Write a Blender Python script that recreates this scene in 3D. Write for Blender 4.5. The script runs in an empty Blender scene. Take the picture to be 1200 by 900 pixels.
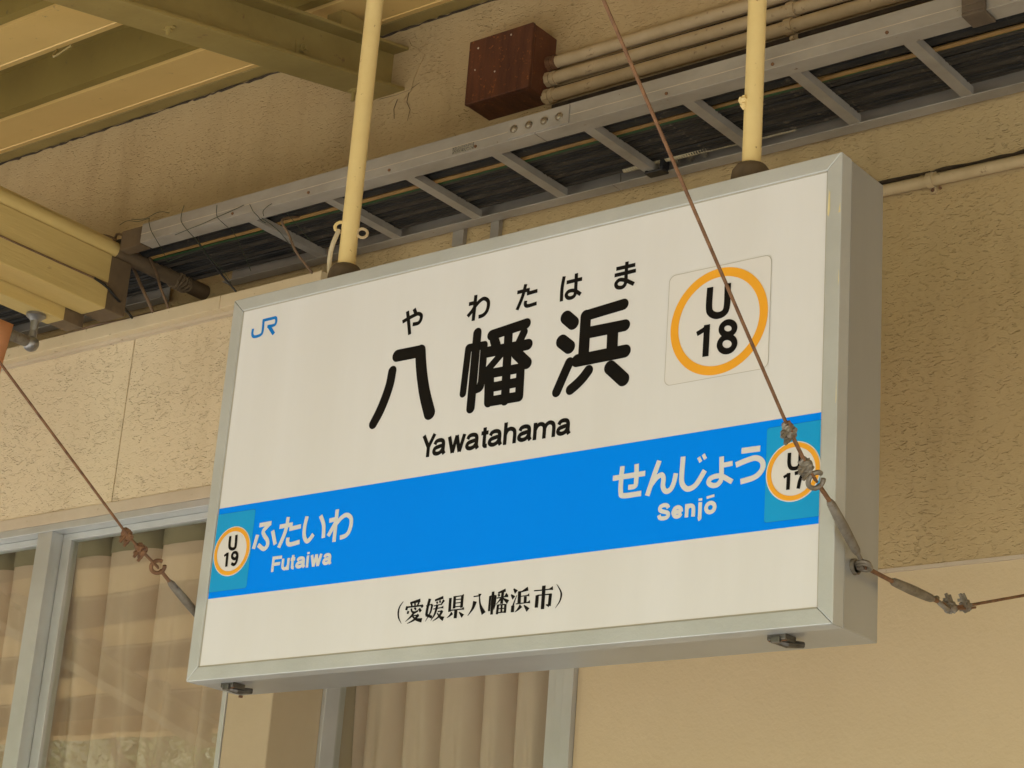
import bpy, math, random
from mathutils import Vector, Matrix
random.seed(7)
scene = bpy.context.scene
ZO = 2.42                      # height of the sign's lower edge above the platform; coordinates below are relative to it

# ------------------------------------------------------------------ camera
cam_data = bpy.data.cameras.new('camera')
cam_data.sensor_width = 36.0
cam_data.lens = 71.618
cam_data.clip_start = 0.05
cam_data.clip_end = 600.0
cam = bpy.data.objects.new('camera', cam_data)
scene.collection.objects.link(cam)
CR = ((0.789747, 0.609080, 0.072952), (-0.149519, 0.306466, -0.940065), (-0.594932, 0.731506, 0.333100))
CC = (3.30907, -3.02197, -0.81879)
cam.matrix_world = Matrix(((CR[0][0], -CR[1][0], -CR[2][0], CC[0]),
                           (CR[0][1], -CR[1][1], -CR[2][1], CC[1]),
                           (CR[0][2], -CR[1][2], -CR[2][2], CC[2] + ZO),
                           (0, 0, 0, 1)))
scene.camera = cam

# ------------------------------------------------------------------ daylight
SUN_EL, SUN_DIR = 50.0, (0.82, -0.57)          # elevation, horizontal direction towards the sun
world = bpy.data.worlds.new('World')
scene.world = world
world.use_nodes = True
wn = world.node_tree.nodes
wn.clear()
w_out = wn.new('ShaderNodeOutputWorld')
w_bg = wn.new('ShaderNodeBackground')
w_sky = wn.new('ShaderNodeTexSky')
w_sky.sky_type = 'NISHITA'
w_sky.sun_disc = False
w_sky.sun_elevation = math.radians(SUN_EL)
w_sky.sun_rotation = math.atan2(SUN_DIR[0], SUN_DIR[1])
w_sky.dust_density = 2.0
w_bg.inputs['Strength'].default_value = 0.07
world.node_tree.links.new(w_sky.outputs[0], w_bg.inputs[0])
world.node_tree.links.new(w_bg.outputs[0], w_out.inputs[0])
sun_data = bpy.data.lights.new('sun', 'SUN')
sun_data.energy = 4.5
sun_data.angle = math.radians(0.53)
sun_data.color = (1.0, 0.96, 0.90)
sun = bpy.data.objects.new('sun', sun_data)
scene.collection.objects.link(sun)
_h = math.cos(math.radians(SUN_EL))
_l = math.hypot(*SUN_DIR)
to_sun = Vector((SUN_DIR[0] / _l * _h, SUN_DIR[1] / _l * _h, math.sin(math.radians(SUN_EL))))
sun.rotation_euler = to_sun.to_track_quat('Z', 'Y').to_euler()
sun.location = (0, -6, 12)
vs = scene.view_settings
vs.view_transform = 'Standard'
vs.look = 'None'
vs.exposure = 2.17
vs.gamma = 1.0
vs.use_curve_mapping = False
scene.cycles.use_denoising = True
scene.cycles.max_bounces = 14
scene.cycles.diffuse_bounces = 8
scene.cycles.transparent_max_bounces = 16

# ------------------------------------------------------------------ materials
def nd(nt, kind, **kw):
    n = nt.nodes.new(kind)
    for k, v in kw.items():
        if k in n.inputs.keys():
            n.inputs[k].default_value = v
        else:
            setattr(n, k, v)
    return n

def mix_col(nt, fac, a, b, blend='MIX'):
    m = nt.nodes.new('ShaderNodeMix')
    m.data_type = 'RGBA'
    m.blend_type = blend
    for sock, val in ((0, fac), (6, a), (7, b)):
        if hasattr(val, 'links') or hasattr(val, 'is_linked'):
            nt.links.new(val, m.inputs[sock])
        elif sock == 0:
            m.inputs[0].default_value = val
        else:
            m.inputs[sock].default_value = (*val[:3], 1)
    return m.outputs[2]

def ramp(nt, src, lo, hi):
    r = nt.nodes.new('ShaderNodeMapRange')
    r.inputs['From Min'].default_value = lo
    r.inputs['From Max'].default_value = hi
    nt.links.new(src, r.inputs['Value'])
    return r.outputs['Result']

def noise(nt, co, scale, detail=4.0, rough=0.55, stretch=None, dist=0.0):
    if stretch:
        mp = nt.nodes.new('ShaderNodeMapping')
        mp.inputs['Scale'].default_value = stretch
        nt.links.new(co, mp.inputs['Vector'])
        co = mp.outputs[0]
    n = nd(nt, 'ShaderNodeTexNoise', Scale=scale, Detail=detail, Roughness=rough, Distortion=dist)
    nt.links.new(co, n.inputs['Vector'])
    return n.outputs['Fac']

def mat(name, col, rough=0.6, metal=0.0, col2=None, vscale=3.0, vstretch=None, spots=None, sscale=30.0, slo=0.62, shi=0.72,
        bump=0.0, bscale=60.0, bstretch=None, bdist=0.0, bdetail=4.0, rvar=0.0, bump2=0.0, b2scale=8.0, spec=0.5, trans=0.0):
    m = bpy.data.materials.new(name)
    m.use_nodes = True
    nt = m.node_tree
    b = nt.nodes['Principled BSDF']
    co = nt.nodes.new('ShaderNodeTexCoord').outputs['Object']
    c2 = col2 or tuple(c * 0.82 for c in col)
    fac = ramp(nt, noise(nt, co, vscale, 5.0, 0.6, vstretch), 0.35, 0.68)
    c = mix_col(nt, fac, col, c2)
    if spots:
        sf = ramp(nt, noise(nt, co, sscale, 4.0, 0.65), slo, shi)
        c = mix_col(nt, sf, c, spots)
    nt.links.new(c, b.inputs['Base Color'])
    b.inputs['Roughness'].default_value = rough
    if rvar:
        rf = nt.nodes.new('ShaderNodeMapRange')
        rf.inputs['To Min'].default_value = max(0.02, rough - rvar)
        rf.inputs['To Max'].default_value = min(1.0, rough + rvar)
        nt.links.new(noise(nt, co, vscale * 3, 4.0, 0.6, vstretch), rf.inputs['Value'])
        nt.links.new(rf.outputs[0], b.inputs['Roughness'])
    b.inputs['Metallic'].default_value = metal
    b.inputs['Specular IOR Level'].default_value = spec
    if bump:
        bn = nd(nt, 'ShaderNodeBump', Strength=1.0, Distance=bump)
        nt.links.new(noise(nt, co, bscale, bdetail, 0.6, bstretch, bdist), bn.inputs['Height'])
        last = bn
        if bump2:
            b2 = nd(nt, 'ShaderNodeBump', Strength=1.0, Distance=bump2)
            nt.links.new(noise(nt, co, b2scale, 3.0), b2.inputs['Height'])
            nt.links.new(bn.outputs[0], b2.inputs['Normal'])
            last = b2
        nt.links.new(last.outputs[0], b.inputs['Normal'])
    if trans:
        t = nd(nt, 'ShaderNodeBsdfTranslucent')
        nt.links.new(c, t.inputs['Color'])
        mx = nd(nt, 'ShaderNodeMixShader')
        mx.inputs[0].default_value = trans
        nt.links.new(b.outputs[0], mx.inputs[1])
        nt.links.new(t.outputs[0], mx.inputs[2])
        nt.links.new(mx.outputs[0], nt.nodes['Material Output'].inputs['Surface'])
    return m

def stucco(name, col, col2, scale, dist, worm=1.0, stain=None, lumps=0.0, streak=None):
    """sprayed render: pitted relief with short wormy furrows"""
    m = bpy.data.materials.new(name)
    m.use_nodes = True
    nt = m.node_tree
    b = nt.nodes['Principled BSDF']
    b.inputs['Roughness'].default_value = 0.9
    b.inputs['Specular IOR Level'].default_value = 0.15
    co = nt.nodes.new('ShaderNodeTexCoord').outputs['Object']
    n1 = noise(nt, co, scale, 3.0, 0.5, (1.0, 1.0, 2.1), 0.8 * worm)
    n2 = noise(nt, co, scale * 2.6, 3.0, 0.6, (1.0, 1.0, 1.5))
    n3 = noise(nt, co, 2.1, 4.0, 0.6)
    n4 = noise(nt, co, 11.0, 3.0, 0.5)
    pit = ramp(nt, n1, 0.26, 0.46)                      # 0 inside the furrows
    c = mix_col(nt, ramp(nt, n3, 0.35, 0.7), col, col2)
    if stain:
        c = mix_col(nt, ramp(nt, noise(nt, co, 3.3, 6.0, 0.7, (1, 1, 0.6)), 0.52, 0.78), c, stain)
    if streak:
        sf = ramp(nt, noise(nt, co, 7.0, 5.0, 0.65, (1.0, 1.0, 0.12)), 0.50, 0.80)
        c = mix_col(nt, sf, c, streak)
        gf = ramp(nt, noise(nt, co, 26.0, 5.0, 0.7), 0.66, 0.78)
        c = mix_col(nt, gf, c, tuple(0.72 * q for q in streak))
    nt.links.new(c, b.inputs['Base Color'])
    add = nd(nt, 'ShaderNodeMath', operation='MULTIPLY_ADD')
    nt.links.new(n2, add.inputs[0])
    add.inputs[1].default_value = 0.35
    nt.links.new(pit, add.inputs[2])
    add2 = nd(nt, 'ShaderNodeMath', operation='MULTIPLY_ADD')
    nt.links.new(n4, add2.inputs[0])
    add2.inputs[1].default_value = lumps
    nt.links.new(add.outputs[0], add2.inputs[2])
    bp = nd(nt, 'ShaderNodeBump', Strength=1.0, Distance=dist)
    patch = nd(nt, 'ShaderNodeMapRange')                 # some patches are worked smoother than others
    patch.inputs['From Min'].default_value = 0.36
    patch.inputs['From Max'].default_value = 0.62
    patch.inputs['To Min'].default_value = 0.55
    patch.inputs['To Max'].default_value = 1.0
    nt.links.new(noise(nt, co, 5.5, 3.0, 0.6), patch.inputs['Value'])
    nt.links.new(patch.outputs[0], bp.inputs['Strength'])
    nt.links.new(add2.outputs[0], bp.inputs['Height'])
    nt.links.new(bp.outputs[0], b.inputs['Normal'])
    return m

def glass(name, rough=0.0):
    m = bpy.data.materials.new(name)
    m.use_nodes = True
    nt = m.node_tree
    nt.nodes.remove(nt.nodes['Principled BSDF'])
    t = nd(nt, 'ShaderNodeBsdfTransparent')
    t.inputs['Color'].default_value = (0.93, 0.95, 0.92, 1)
    g = nd(nt, 'ShaderNodeBsdfGlossy', Roughness=rough)
    g.inputs['Color'].default_value = (1, 1, 1, 1)
    co = nt.nodes.new('ShaderNodeTexCoord').outputs['Object']
    bp = nd(nt, 'ShaderNodeBump', Strength=1.0, Distance=0.0012)
    nt.links.new(noise(nt, co, 2.2, 1.0), bp.inputs['Height'])
    nt.links.new(bp.outputs[0], g.inputs['Normal'])
    lw = nd(nt, 'ShaderNodeLayerWeight', Blend=0.5)
    pw = nd(nt, 'ShaderNodeMath', operation='POWER')
    nt.links.new(lw.outputs['Facing'], pw.inputs[0])
    pw.inputs[1].default_value = 4.0
    fr = nd(nt, 'ShaderNodeMath', operation='MULTIPLY_ADD')
    nt.links.new(pw.outputs[0], fr.inputs[0])
    fr.inputs[1].default_value = 0.90
    fr.inputs[2].default_value = 0.050
    mx = nd(nt, 'ShaderNodeMixShader')
    nt.links.new(fr.outputs[0], mx.inputs[0])
    nt.links.new(t.outputs[0], mx.inputs[1])
    nt.links.new(g.outputs[0], mx.inputs[2])
    nt.links.new(mx.outputs[0], nt.nodes['Material Output'].inputs['Surface'])
    return m

M = {}
M['face'] = mat('sign_face_white', (0.70, 0.685, 0.655), 0.28, col2=(0.665, 0.645, 0.605), vscale=2.2, vstretch=(2.5, 1, 0.35), spots=(0.45, 0.39, 0.30), sscale=60, slo=0.77, shi=0.82)
M['blue'] = mat('band_blue', (0.0, 0.245, 0.93), 0.42, col2=(0.0, 0.235, 0.90), vscale=2, spec=0.05)
M['teal'] = mat('sticker_teal', (0.006, 0.33, 0.66), 0.4, col2=(0.006, 0.31, 0.62), vscale=4, spec=0.25)
M['sticker'] = mat('sticker_white', (0.70, 0.67, 0.62), 0.35, col2=(0.67, 0.64, 0.59), vscale=4)
M['orange'] = mat('ring_orange', (0.85, 0.38, 0.025), 0.4, col2=(0.80, 0.35, 0.02), vscale=6, spots=(0.45, 0.2, 0.03), sscale=120, slo=0.74, shi=0.78)
M['black'] = mat('print_black', (0.006, 0.0055, 0.005), 0.45, col2=(0.008, 0.0065, 0.0055), spec=0.12)
M['white'] = mat('print_white', (0.67, 0.665, 0.63), 0.4, col2=(0.63, 0.625, 0.59))
M['jr'] = mat('logo_blue', (0.003, 0.20, 0.62), 0.4, spec=0.2)
M['line'] = mat('sticker_edge', (0.46, 0.42, 0.33), 0.5)
M['alu'] = mat('sign_aluminium', (0.56, 0.57, 0.545), 0.48, 0.45, col2=(0.49, 0.50, 0.47), vscale=5, spots=(0.28, 0.24, 0.18), sscale=60, slo=0.70, shi=0.78, rvar=0.08, bump=0.0004, bscale=180)
M['alu_case'] = mat('sign_case_metal', (0.44, 0.445, 0.43), 0.34, 0.55, col2=(0.385, 0.385, 0.365), vscale=4, vstretch=(1, 1, 0.2), spots=(0.2, 0.17, 0.12), sscale=90, slo=0.74, shi=0.80, rvar=0.02)
M['alu_frame'] = mat('window_aluminium', (0.58, 0.585, 0.56), 0.38, 0.5, col2=(0.51, 0.51, 0.475), vscale=5, rvar=0.08)
M['rack'] = mat('rack_zinc', (0.42, 0.385, 0.32), 0.5, 0.3, col2=(0.31, 0.28, 0.225), vscale=9, vstretch=(0.5, 1, 1), spots=(0.16, 0.10, 0.05), sscale=50, slo=0.70, shi=0.76, rvar=0.1)
M['pole'] = mat('pole_cream', (0.74, 0.57, 0.25), 0.45, col2=(0.68, 0.51, 0.21), vscale=9, spots=(0.30, 0.17, 0.06), sscale=60, slo=0.66, shi=0.71, bump=0.0006, bscale=90)
M['canopy'] = mat('canopy_paint', (0.72, 0.49, 0.165), 0.55, col2=(0.66, 0.44, 0.14), vscale=2.5, spots=(0.28, 0.18, 0.08), sscale=30, slo=0.66, shi=0.78)
M['beam'] = mat('beam_paint', (0.32, 0.24, 0.075), 0.5, col2=(0.26, 0.19, 0.055), vscale=7, spots=(0.19, 0.11, 0.045), sscale=34, slo=0.64, shi=0.74, bump=0.0008, bscale=60)
M['trough'] = mat('trough_olive', (0.27, 0.19, 0.04), 0.6, col2=(0.22, 0.15, 0.03), vscale=3, spots=(0.14, 0.1, 0.04), sscale=24, slo=0.66, shi=0.78)
M['timber'] = mat('timber_cream', (0.57, 0.42, 0.15), 0.6, col2=(0.49, 0.355, 0.12), vscale=3, vstretch=(4, 0.6, 4), spots=(0.30, 0.2, 0.08), sscale=24, slo=0.68, shi=0.8, bump=0.0015, bscale=30, bstretch=(3, 0.3, 3))
M['timber_dark'] = mat('timber_brown', (0.15, 0.10, 0.048), 0.8, col2=(0.08, 0.052, 0.026), vscale=5, bump=0.002, bscale=40)  # darker brown tone for the inner ends of timber and pipe
M['wall'] = stucco('wall_stucco', (0.51, 0.38, 0.195), (0.47, 0.345, 0.17), 58.0, 0.0034, 0.8, (0.42, 0.305, 0.145), 1.8, (0.40, 0.29, 0.14))
M['panel'] = stucco('panel_stucco', (0.72, 0.59, 0.385), (0.68, 0.555, 0.36), 52.0, 0.0036, 1.2, None, 0.6, (0.64, 0.515, 0.325))
M['cream'] = mat('cream_paint', (0.63, 0.49, 0.285), 0.5, col2=(0.59, 0.455, 0.26), vscale=2.2, vstretch=(1, 1, 0.4), spots=(0.40, 0.3, 0.17), sscale=40, slo=0.72, shi=0.79, bump=0.0012, bscale=110, bump2=0.003, b2scale=5)
M['trim'] = mat('trim_beige', (0.58, 0.48, 0.34), 0.6, col2=(0.51, 0.41, 0.28), vscale=5, spots=(0.28, 0.19, 0.1), sscale=40, slo=0.66, shi=0.76, bump=0.0008, bscale=50)
M['ledge'] = mat('ledge_cream', (0.66, 0.54, 0.34), 0.6, col2=(0.59, 0.475, 0.29), vscale=5, spots=(0.24, 0.16, 0.08), sscale=34, slo=0.66, shi=0.75, bump=0.0012, bscale=50)
M['pillar'] = mat('pillar_paint', (0.47, 0.37, 0.225), 0.6, col2=(0.42, 0.325, 0.19), vscale=3, bump=0.0008, bscale=40)
M['curtain'] = mat('curtain_cloth', (0.68, 0.50, 0.385), 0.9, col2=(0.64, 0.465, 0.35), vscale=4, bump=0.0004, bscale=500, trans=0.12, spec=0.1)
M['header'] = mat('curtain_header', (0.30, 0.245, 0.165), 0.9, col2=(0.26, 0.21, 0.14), vscale=5, spec=0.1)
M['hook'] = mat('hook_plastic', (0.55, 0.50, 0.40), 0.5)
M['glass'] = glass('window_glass')
M['glass_dull'] = glass('filmed_glass', 0.35)
M['brown'] = mat('box_rust_brown', (0.125, 0.039, 0.013), 0.6, col2=(0.06, 0.018, 0.007), vscale=11, vstretch=(3.0, 1, 0.35), spots=(0.29, 0.095, 0.02), sscale=75, slo=0.60, shi=0.72, bump=0.0014, bscale=70)
M['conduit'] = mat('conduit_paint', (0.54, 0.415, 0.235), 0.65, col2=(0.46, 0.345, 0.185), vscale=14, spots=(0.22, 0.14, 0.07), sscale=40, slo=0.64, shi=0.74, bump=0.0018, bscale=45)
M['rust'] = mat('rusty_steel', (0.22, 0.105, 0.042), 0.75, 0.1, col2=(0.11, 0.05, 0.022), vscale=60, bump=0.0008, bscale=200)
M['galv'] = mat('galvanised_steel', (0.25, 0.22, 0.17), 0.5, 0.5, col2=(0.15, 0.12, 0.085), vscale=40, spots=(0.10, 0.05, 0.025), sscale=80, slo=0.62, shi=0.72, bump=0.0006, bscale=150)
M['cable'] = mat('cable_black', (0.012, 0.012, 0.011), 0.55, col2=(0.035, 0.03, 0.022), vscale=9, spots=(0.10, 0.08, 0.055), sscale=40, slo=0.62, shi=0.74, spec=0.25)
M['cable_highlit'] = mat('cable_highlit', (0.055, 0.045, 0.032), 0.6, col2=(0.03, 0.025, 0.018), vscale=9, spots=(0.13, 0.105, 0.075), sscale=40, slo=0.6, shi=0.74, spec=0.25)  # paler than cable_black: greyish highlight lines put into the colour
M['cable_orange'] = mat('cable_ochre', (0.32, 0.18, 0.045), 0.6, col2=(0.22, 0.12, 0.035), vscale=14)
M['cable_green'] = mat('cable_green', (0.02, 0.07, 0.012), 0.6, col2=(0.015, 0.04, 0.01), vscale=14)
M['cable_brown'] = mat('cable_brown', (0.20, 0.12, 0.06), 0.6, col2=(0.11, 0.065, 0.03), vscale=20)
M['cable_white'] = mat('cable_white', (0.58, 0.50, 0.34), 0.5, col2=(0.45, 0.37, 0.22), vscale=30, spots=(0.12, 0.09, 0.05), sscale=90, slo=0.66, shi=0.74)
M['flex'] = mat('flexible_conduit', (0.50, 0.43, 0.27), 0.5, col2=(0.44, 0.37, 0.22), vscale=10)
M['strap'] = mat('strap_black', (0.015, 0.014, 0.013), 0.45)
M['rubber'] = mat('collar_dark', (0.12, 0.085, 0.05), 0.75, col2=(0.08, 0.056, 0.033), vscale=20, bump=0.0015, bscale=60)
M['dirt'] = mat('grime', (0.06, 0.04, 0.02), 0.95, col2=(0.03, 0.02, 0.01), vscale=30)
M['mortar'] = mat('mortar_patch', (0.40, 0.31, 0.19), 0.95, col2=(0.34, 0.255, 0.15), vscale=12, bump=0.02, bscale=28)
M['net'] = mat('net_green', (0.03, 0.045, 0.018), 0.7)
M['steel'] = mat('bolt_steel', (0.42, 0.38, 0.30), 0.35, 0.8, col2=(0.28, 0.22, 0.15), vscale=40)
M['latch_metal'] = mat('latch_metal', (0.16, 0.145, 0.12), 0.35, 0.8, col2=(0.08, 0.07, 0.055), vscale=60)
M['chrome'] = mat('rod_steel', (0.30, 0.29, 0.27), 0.38, 0.8, col2=(0.20, 0.19, 0.17), vscale=20)
M['orange_cloth'] = mat('orange_cloth', (0.80, 0.40, 0.20), 0.85, col2=(0.74, 0.36, 0.17), vscale=8, trans=0.2)
M['label'] = mat('rack_label', (0.30, 0.27, 0.20), 0.5, spots=(0.06, 0.055, 0.045), sscale=300, slo=0.5, shi=0.56)
M['fleck'] = mat('cream_fleck', (0.78, 0.66, 0.34), 0.6)
M['platform'] = mat('platform_concrete', (0.50, 0.515, 0.53), 0.85, col2=(0.44, 0.455, 0.47), vscale=1.3, spots=(0.33, 0.32, 0.30), sscale=9, slo=0.62, shi=0.75, bump=0.003, bscale=60)
M['ground'] = mat('gravel_ground', (0.21, 0.195, 0.18), 0.95, col2=(0.15, 0.14, 0.13), vscale=0.5, spots=(0.28, 0.26, 0.24), sscale=14, slo=0.5, shi=0.6, bump=0.02, bscale=20)
M['slope'] = mat('hill_grass', (0.26, 0.27, 0.14), 0.95, col2=(0.18, 0.195, 0.10), vscale=0.6, bump=0.2, bscale=2)
M['bark'] = mat('bark', (0.14, 0.10, 0.065), 0.9, col2=(0.08, 0.06, 0.04), vscale=6, bump=0.02, bscale=12)
M['leaf'] = mat('leaf', (0.20, 0.25, 0.085), 0.5, col2=(0.15, 0.20, 0.06), vscale=1.6, trans=0.45)
M['room'] = mat('room_dark', (0.12, 0.10, 0.08), 0.9)

# ------------------------------------------------------------------ mesh building
class MB:
    def __init__(self):
        self.v, self.f = [], []

    def add(self, vs, fs):
        o = len(self.v)
        self.v += [tuple(p) for p in vs]
        self.f += [tuple(i + o for i in f) for f in fs]
        return self

    def box(self, x0, x1, y0, y1, z0, z1):
        return self.add([(x0, y0, z0), (x1, y0, z0), (x1, y1, z0), (x0, y1, z0), (x0, y0, z1), (x1, y0, z1), (x1, y1, z1), (x0, y1, z1)],
                        [(0, 3, 2, 1), (4, 5, 6, 7), (0, 1, 5, 4), (1, 2, 6, 5), (2, 3, 7, 6), (3, 0, 4, 7)])

    def loft(self, ring_a, ring_b):
        n = len(ring_a)
        fs = [(i, (i + 1) % n, n + (i + 1) % n, n + i) for i in range(n)]
        return self.add(list(ring_a) + list(ring_b), fs + [tuple(range(n))[::-1], tuple(range(n, 2 * n))])

    def along_x(self, yz, x0, x1):
        return self.loft([(x0, y, z) for y, z in yz], [(x1, y, z) for y, z in yz])

    def along_y(self, xz, y0, y1, rise=0.0):
        return self.loft([(x, y0, z) for x, z in xz], [(x, y1, z + rise * (y1 - y0)) for x, z in xz])

    def tube(self, path, r, n=10, closed=False, cap=True):
        P = [Vector(p) for p in path]
        m = len(P)
        rs = list(r) if isinstance(r, (list, tuple)) else [r] * m
        up = None
        rings = []
        for i, p in enumerate(P):
            if closed:
                t = P[(i + 1) % m] - P[i - 1]
            else:
                t = P[min(i + 1, m - 1)] - P[max(i - 1, 0)]
            if t.length < 1e-9:
                t = Vector((0, 0, 1))
            t.normalize()
            if up is None:
                up = t.orthogonal().normalized()
            up = (up - t * up.dot(t))
            up = up.normalized() if up.length > 1e-6 else t.orthogonal().normalized()
            sd = t.cross(up)
            rings.append([p + (up * math.cos(a) + sd * math.sin(a)) * rs[i] for a in [2 * math.pi * k / n for k in range(n)]])
        vs = [q for ring in rings for q in ring]
        fs = []
        for i in range(m if closed else m - 1):
            j = (i + 1) % m
            fs += [(i * n + k, i * n + (k + 1) % n, j * n + (k + 1) % n, j * n + k) for k in range(n)]
        if cap and not closed:
            fs += [tuple(range(n))[::-1], tuple(range((m - 1) * n, m * n))]
        return self.add(vs, fs)

    def ball(self, c, r, n=10, sz=1.0):
        c = Vector(c)
        pts = [(c + Vector((0, 0, -r * sz * math.cos(math.pi * i / n)))) for i in range(n + 1)]
        return self.tube(pts, [max(1e-4, r * math.sin(math.pi * i / n)) for i in range(n + 1)], n=12)

    def lump(self, c, r, seed=0):
        rnd = random.Random(seed)
        o = len(self.v)
        self.ball(c, 1.0, 8)
        cv = Vector(c)
        for i in range(o, len(self.v)):
            d = Vector(self.v[i]) - cv
            k = r * (0.75 + 0.5 * rnd.random())
            self.v[i] = tuple(cv + d * k)
        return self

def spline(pts, seg=8, closed=False):
    P = [Vector(p) for p in pts]
    n = len(P)
    if n < 3:
        return P
    out = []
    for i in range(n if closed else n - 1):
        p1, p2 = P[i], P[(i + 1) % n]
        p0 = P[i - 1] if (i > 0 or closed) else p1 * 2 - p2
        p3 = P[(i + 2) % n] if (i + 2 < n or closed) else p2 * 2 - p1
        for k in range(seg):
            t = k / seg
            out.append(0.5 * ((2 * p1) + (p2 - p0) * t + (2 * p0 - 5 * p1 + 4 * p2 - p3) * t * t + (3 * p1 - p0 - 3 * p2 + p3) * t ** 3))
    if not closed:
        out.append(P[-1])
    return out

BASE = {}
def base_of(o):
    while o.parent:
        o = o.parent
    return BASE[o.name]

TILT = 0.0
def link(name, mb, material, parent=None, base=None, bevel=0.0, smooth=False):
    if TILT:
        mb.v = [(x, y, z - TILT * (x + 1.17)) for x, y, z in mb.v]
    me = bpy.data.meshes.new(name)
    b = Vector(base) if base is not None else base_of(parent)
    me.from_pydata([tuple(Vector(p) - b) for p in mb.v], [], mb.f)
    me.materials.append(M[material])
    me.update()
    o = bpy.data.objects.new(name, me)
    scene.collection.objects.link(o)
    if parent is not None:
        o.parent = parent
    else:
        o.location = b + Vector((0, 0, ZO))
        BASE[o.name] = b
    if smooth:
        me.polygons.foreach_set('use_smooth', [True] * len(me.polygons))
        try:
            me.set_sharp_from_angle(angle=math.radians(38))
        except Exception:
            pass
    if bevel:
        md = o.modifiers.new('bevel', 'BEVEL')
        md.width = bevel
        md.segments = 2
        md.limit_method = 'ANGLE'
    return o

def tag(o, label, cat, group=None):
    o['label'] = label
    o['category'] = cat
    if group:
        o['group'] = group
    return o

def thing(name, label, cat, base, group=None):
    o = bpy.data.objects.new(name, None)
    o.empty_display_size = 0.05
    scene.collection.objects.link(o)
    b = Vector(base)
    o.location = b + Vector((0, 0, ZO))
    BASE[o.name] = b
    return tag(o, label, cat, group)

def structure(name, mb, material, base=(0, 0, 0)):
    o = link(name, mb, material, base=base)
    o['kind'] = 'structure'
    return o

YW, YB = 1.06, 0.86            # face of the stucco wall, face of the projecting window bay
GZ = -ZO                       # platform level

# ------------------------------------------------------------------ ground, platform, slope across the line
structure('ground', MB().box(-120, 120, -160, 60, GZ - 1.6, GZ - 1.1), 'ground')
structure('platform', MB().box(-60, 60, -4.6, 7.0, GZ - 1.1, GZ), 'platform')
hill = MB()
nx, ny = 40, 10
for j in range(ny + 1):
    for i in range(nx + 1):
        x = -90 + i * 4.0
        y = -19 - j * 4.0
        hill.v.append((x, y, GZ - 1.15 + 0.55 * (j * 4.0) + (0.8 * math.sin(x * 0.21 + j) if j else 0)))
for j in range(ny):
    for i in range(nx):
        a = j * (nx + 1) + i
        hill.f.append((a, a + nx + 1, a + nx + 2, a + 1))
structure('hillside', hill, 'slope')

# ------------------------------------------------------------------ station building
bld = thing('station_building', 'cream stucco station building with projecting window bay below the canopy', 'building', (0, YW, GZ))
wall = MB()
# wall sheet with real thickness: above the bay on the left, down to the window heads on the right
wall.along_y([(-16, 1.30), (-0.595, 1.30), (-0.595, 0.405), (16, 0.405), (16, 3.3), (-16, 3.3)], YW, YW + 0.22)
link('stucco_wall', wall, 'wall', bld)
low = MB()
low.box(0.272, 16, YW + 0.006, YW + 0.22, GZ, 0.402)
low.box(-0.595, 0.272, YW + 0.006, YW + 0.22, GZ, -0.95)
link('lower_wall', low, 'cream', bld)
link('wall_edge_bead', MB().box(0.272, 16, YW - 0.003, YW + 0.02, 0.396, 0.4045), 'trim', bld)
shell = MB()
shell.box(-16, 16, 4.0, 4.2, GZ, 3.3)
shell.box(-16.2, -16, YB, 4.2, GZ, 3.3)
shell.box(16, 16.2, YW, 4.2, GZ, 3.3)
shell.box(-16.2, 16.2, YW + 0.22, 4.2, 3.3, 3.5)
link('outer_shell', shell, 'cream', bld)
inner = MB()
inner.box(-15.9, 15.9, 1.75, 1.8, GZ, 3.2)
inner.box(-15.9, 15.9, 1.285, 1.75, 1.32, 1.36)
link('inner_wall', inner, 'room', bld)

# bay on the left: fascia boards, ledge, trim, pillar
seam = -1.371
for xa, xb in ((seam + 0.002, -0.593), (seam - 1.55, seam - 0.002), (seam - 3.1, seam - 1.554), (seam - 4.7, seam - 3.104), (-15.9, seam - 4.704)):
    link('fascia_panel', MB().box(xa, xb, YB, YB + 0.05, 0.809, 1.352), 'panel', bld, bevel=0.002)
link('fascia_backing', MB().box(-15.9, -0.60, YB + 0.05, YB + 0.07, 0.76, 1.36), 'dirt', bld)
led = MB()
for xa, xb in ((-0.955, -0.545), (-2.45, -0.957), (-16, -2.452)):
    led.box(xa, xb, 0.815, YB + 0.02, 1.349, 1.392)
link('ledge', led, 'ledge', bld, bevel=0.002)
link('bay_roof', MB().box(-16, -0.60, YB + 0.022, YW - 0.001, 1.345, 1.375), 'dirt', bld)
link('under_ledge_strip', MB().box(-6, -0.595, 0.842, YB - 0.001, 1.338, 1.3485), 'trim', bld)
link('lintel_trim', MB().box(-16, -0.593, YB - 0.006, YB + 0.05, 0.772, 0.8085), 'trim', bld, bevel=0.001)
link('pillar', MB().box(-0.768, -0.593, YB, YW + 0.2, GZ, 0.7715), 'pillar', bld, bevel=0.004)
link('sill_wall', MB().box(-16, -0.768, YB + 0.002, YB + 0.12, GZ, -0.95).box(-16, -6.0, YB + 0.002, YB + 0.12, -0.95, 0.7715), 'cream', bld)
link('return_wall', MB().box(-0.60, -0.594, YB + 0.05, YW - 0.001, 0.7716, 1.345), 'pillar', bld)

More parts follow.
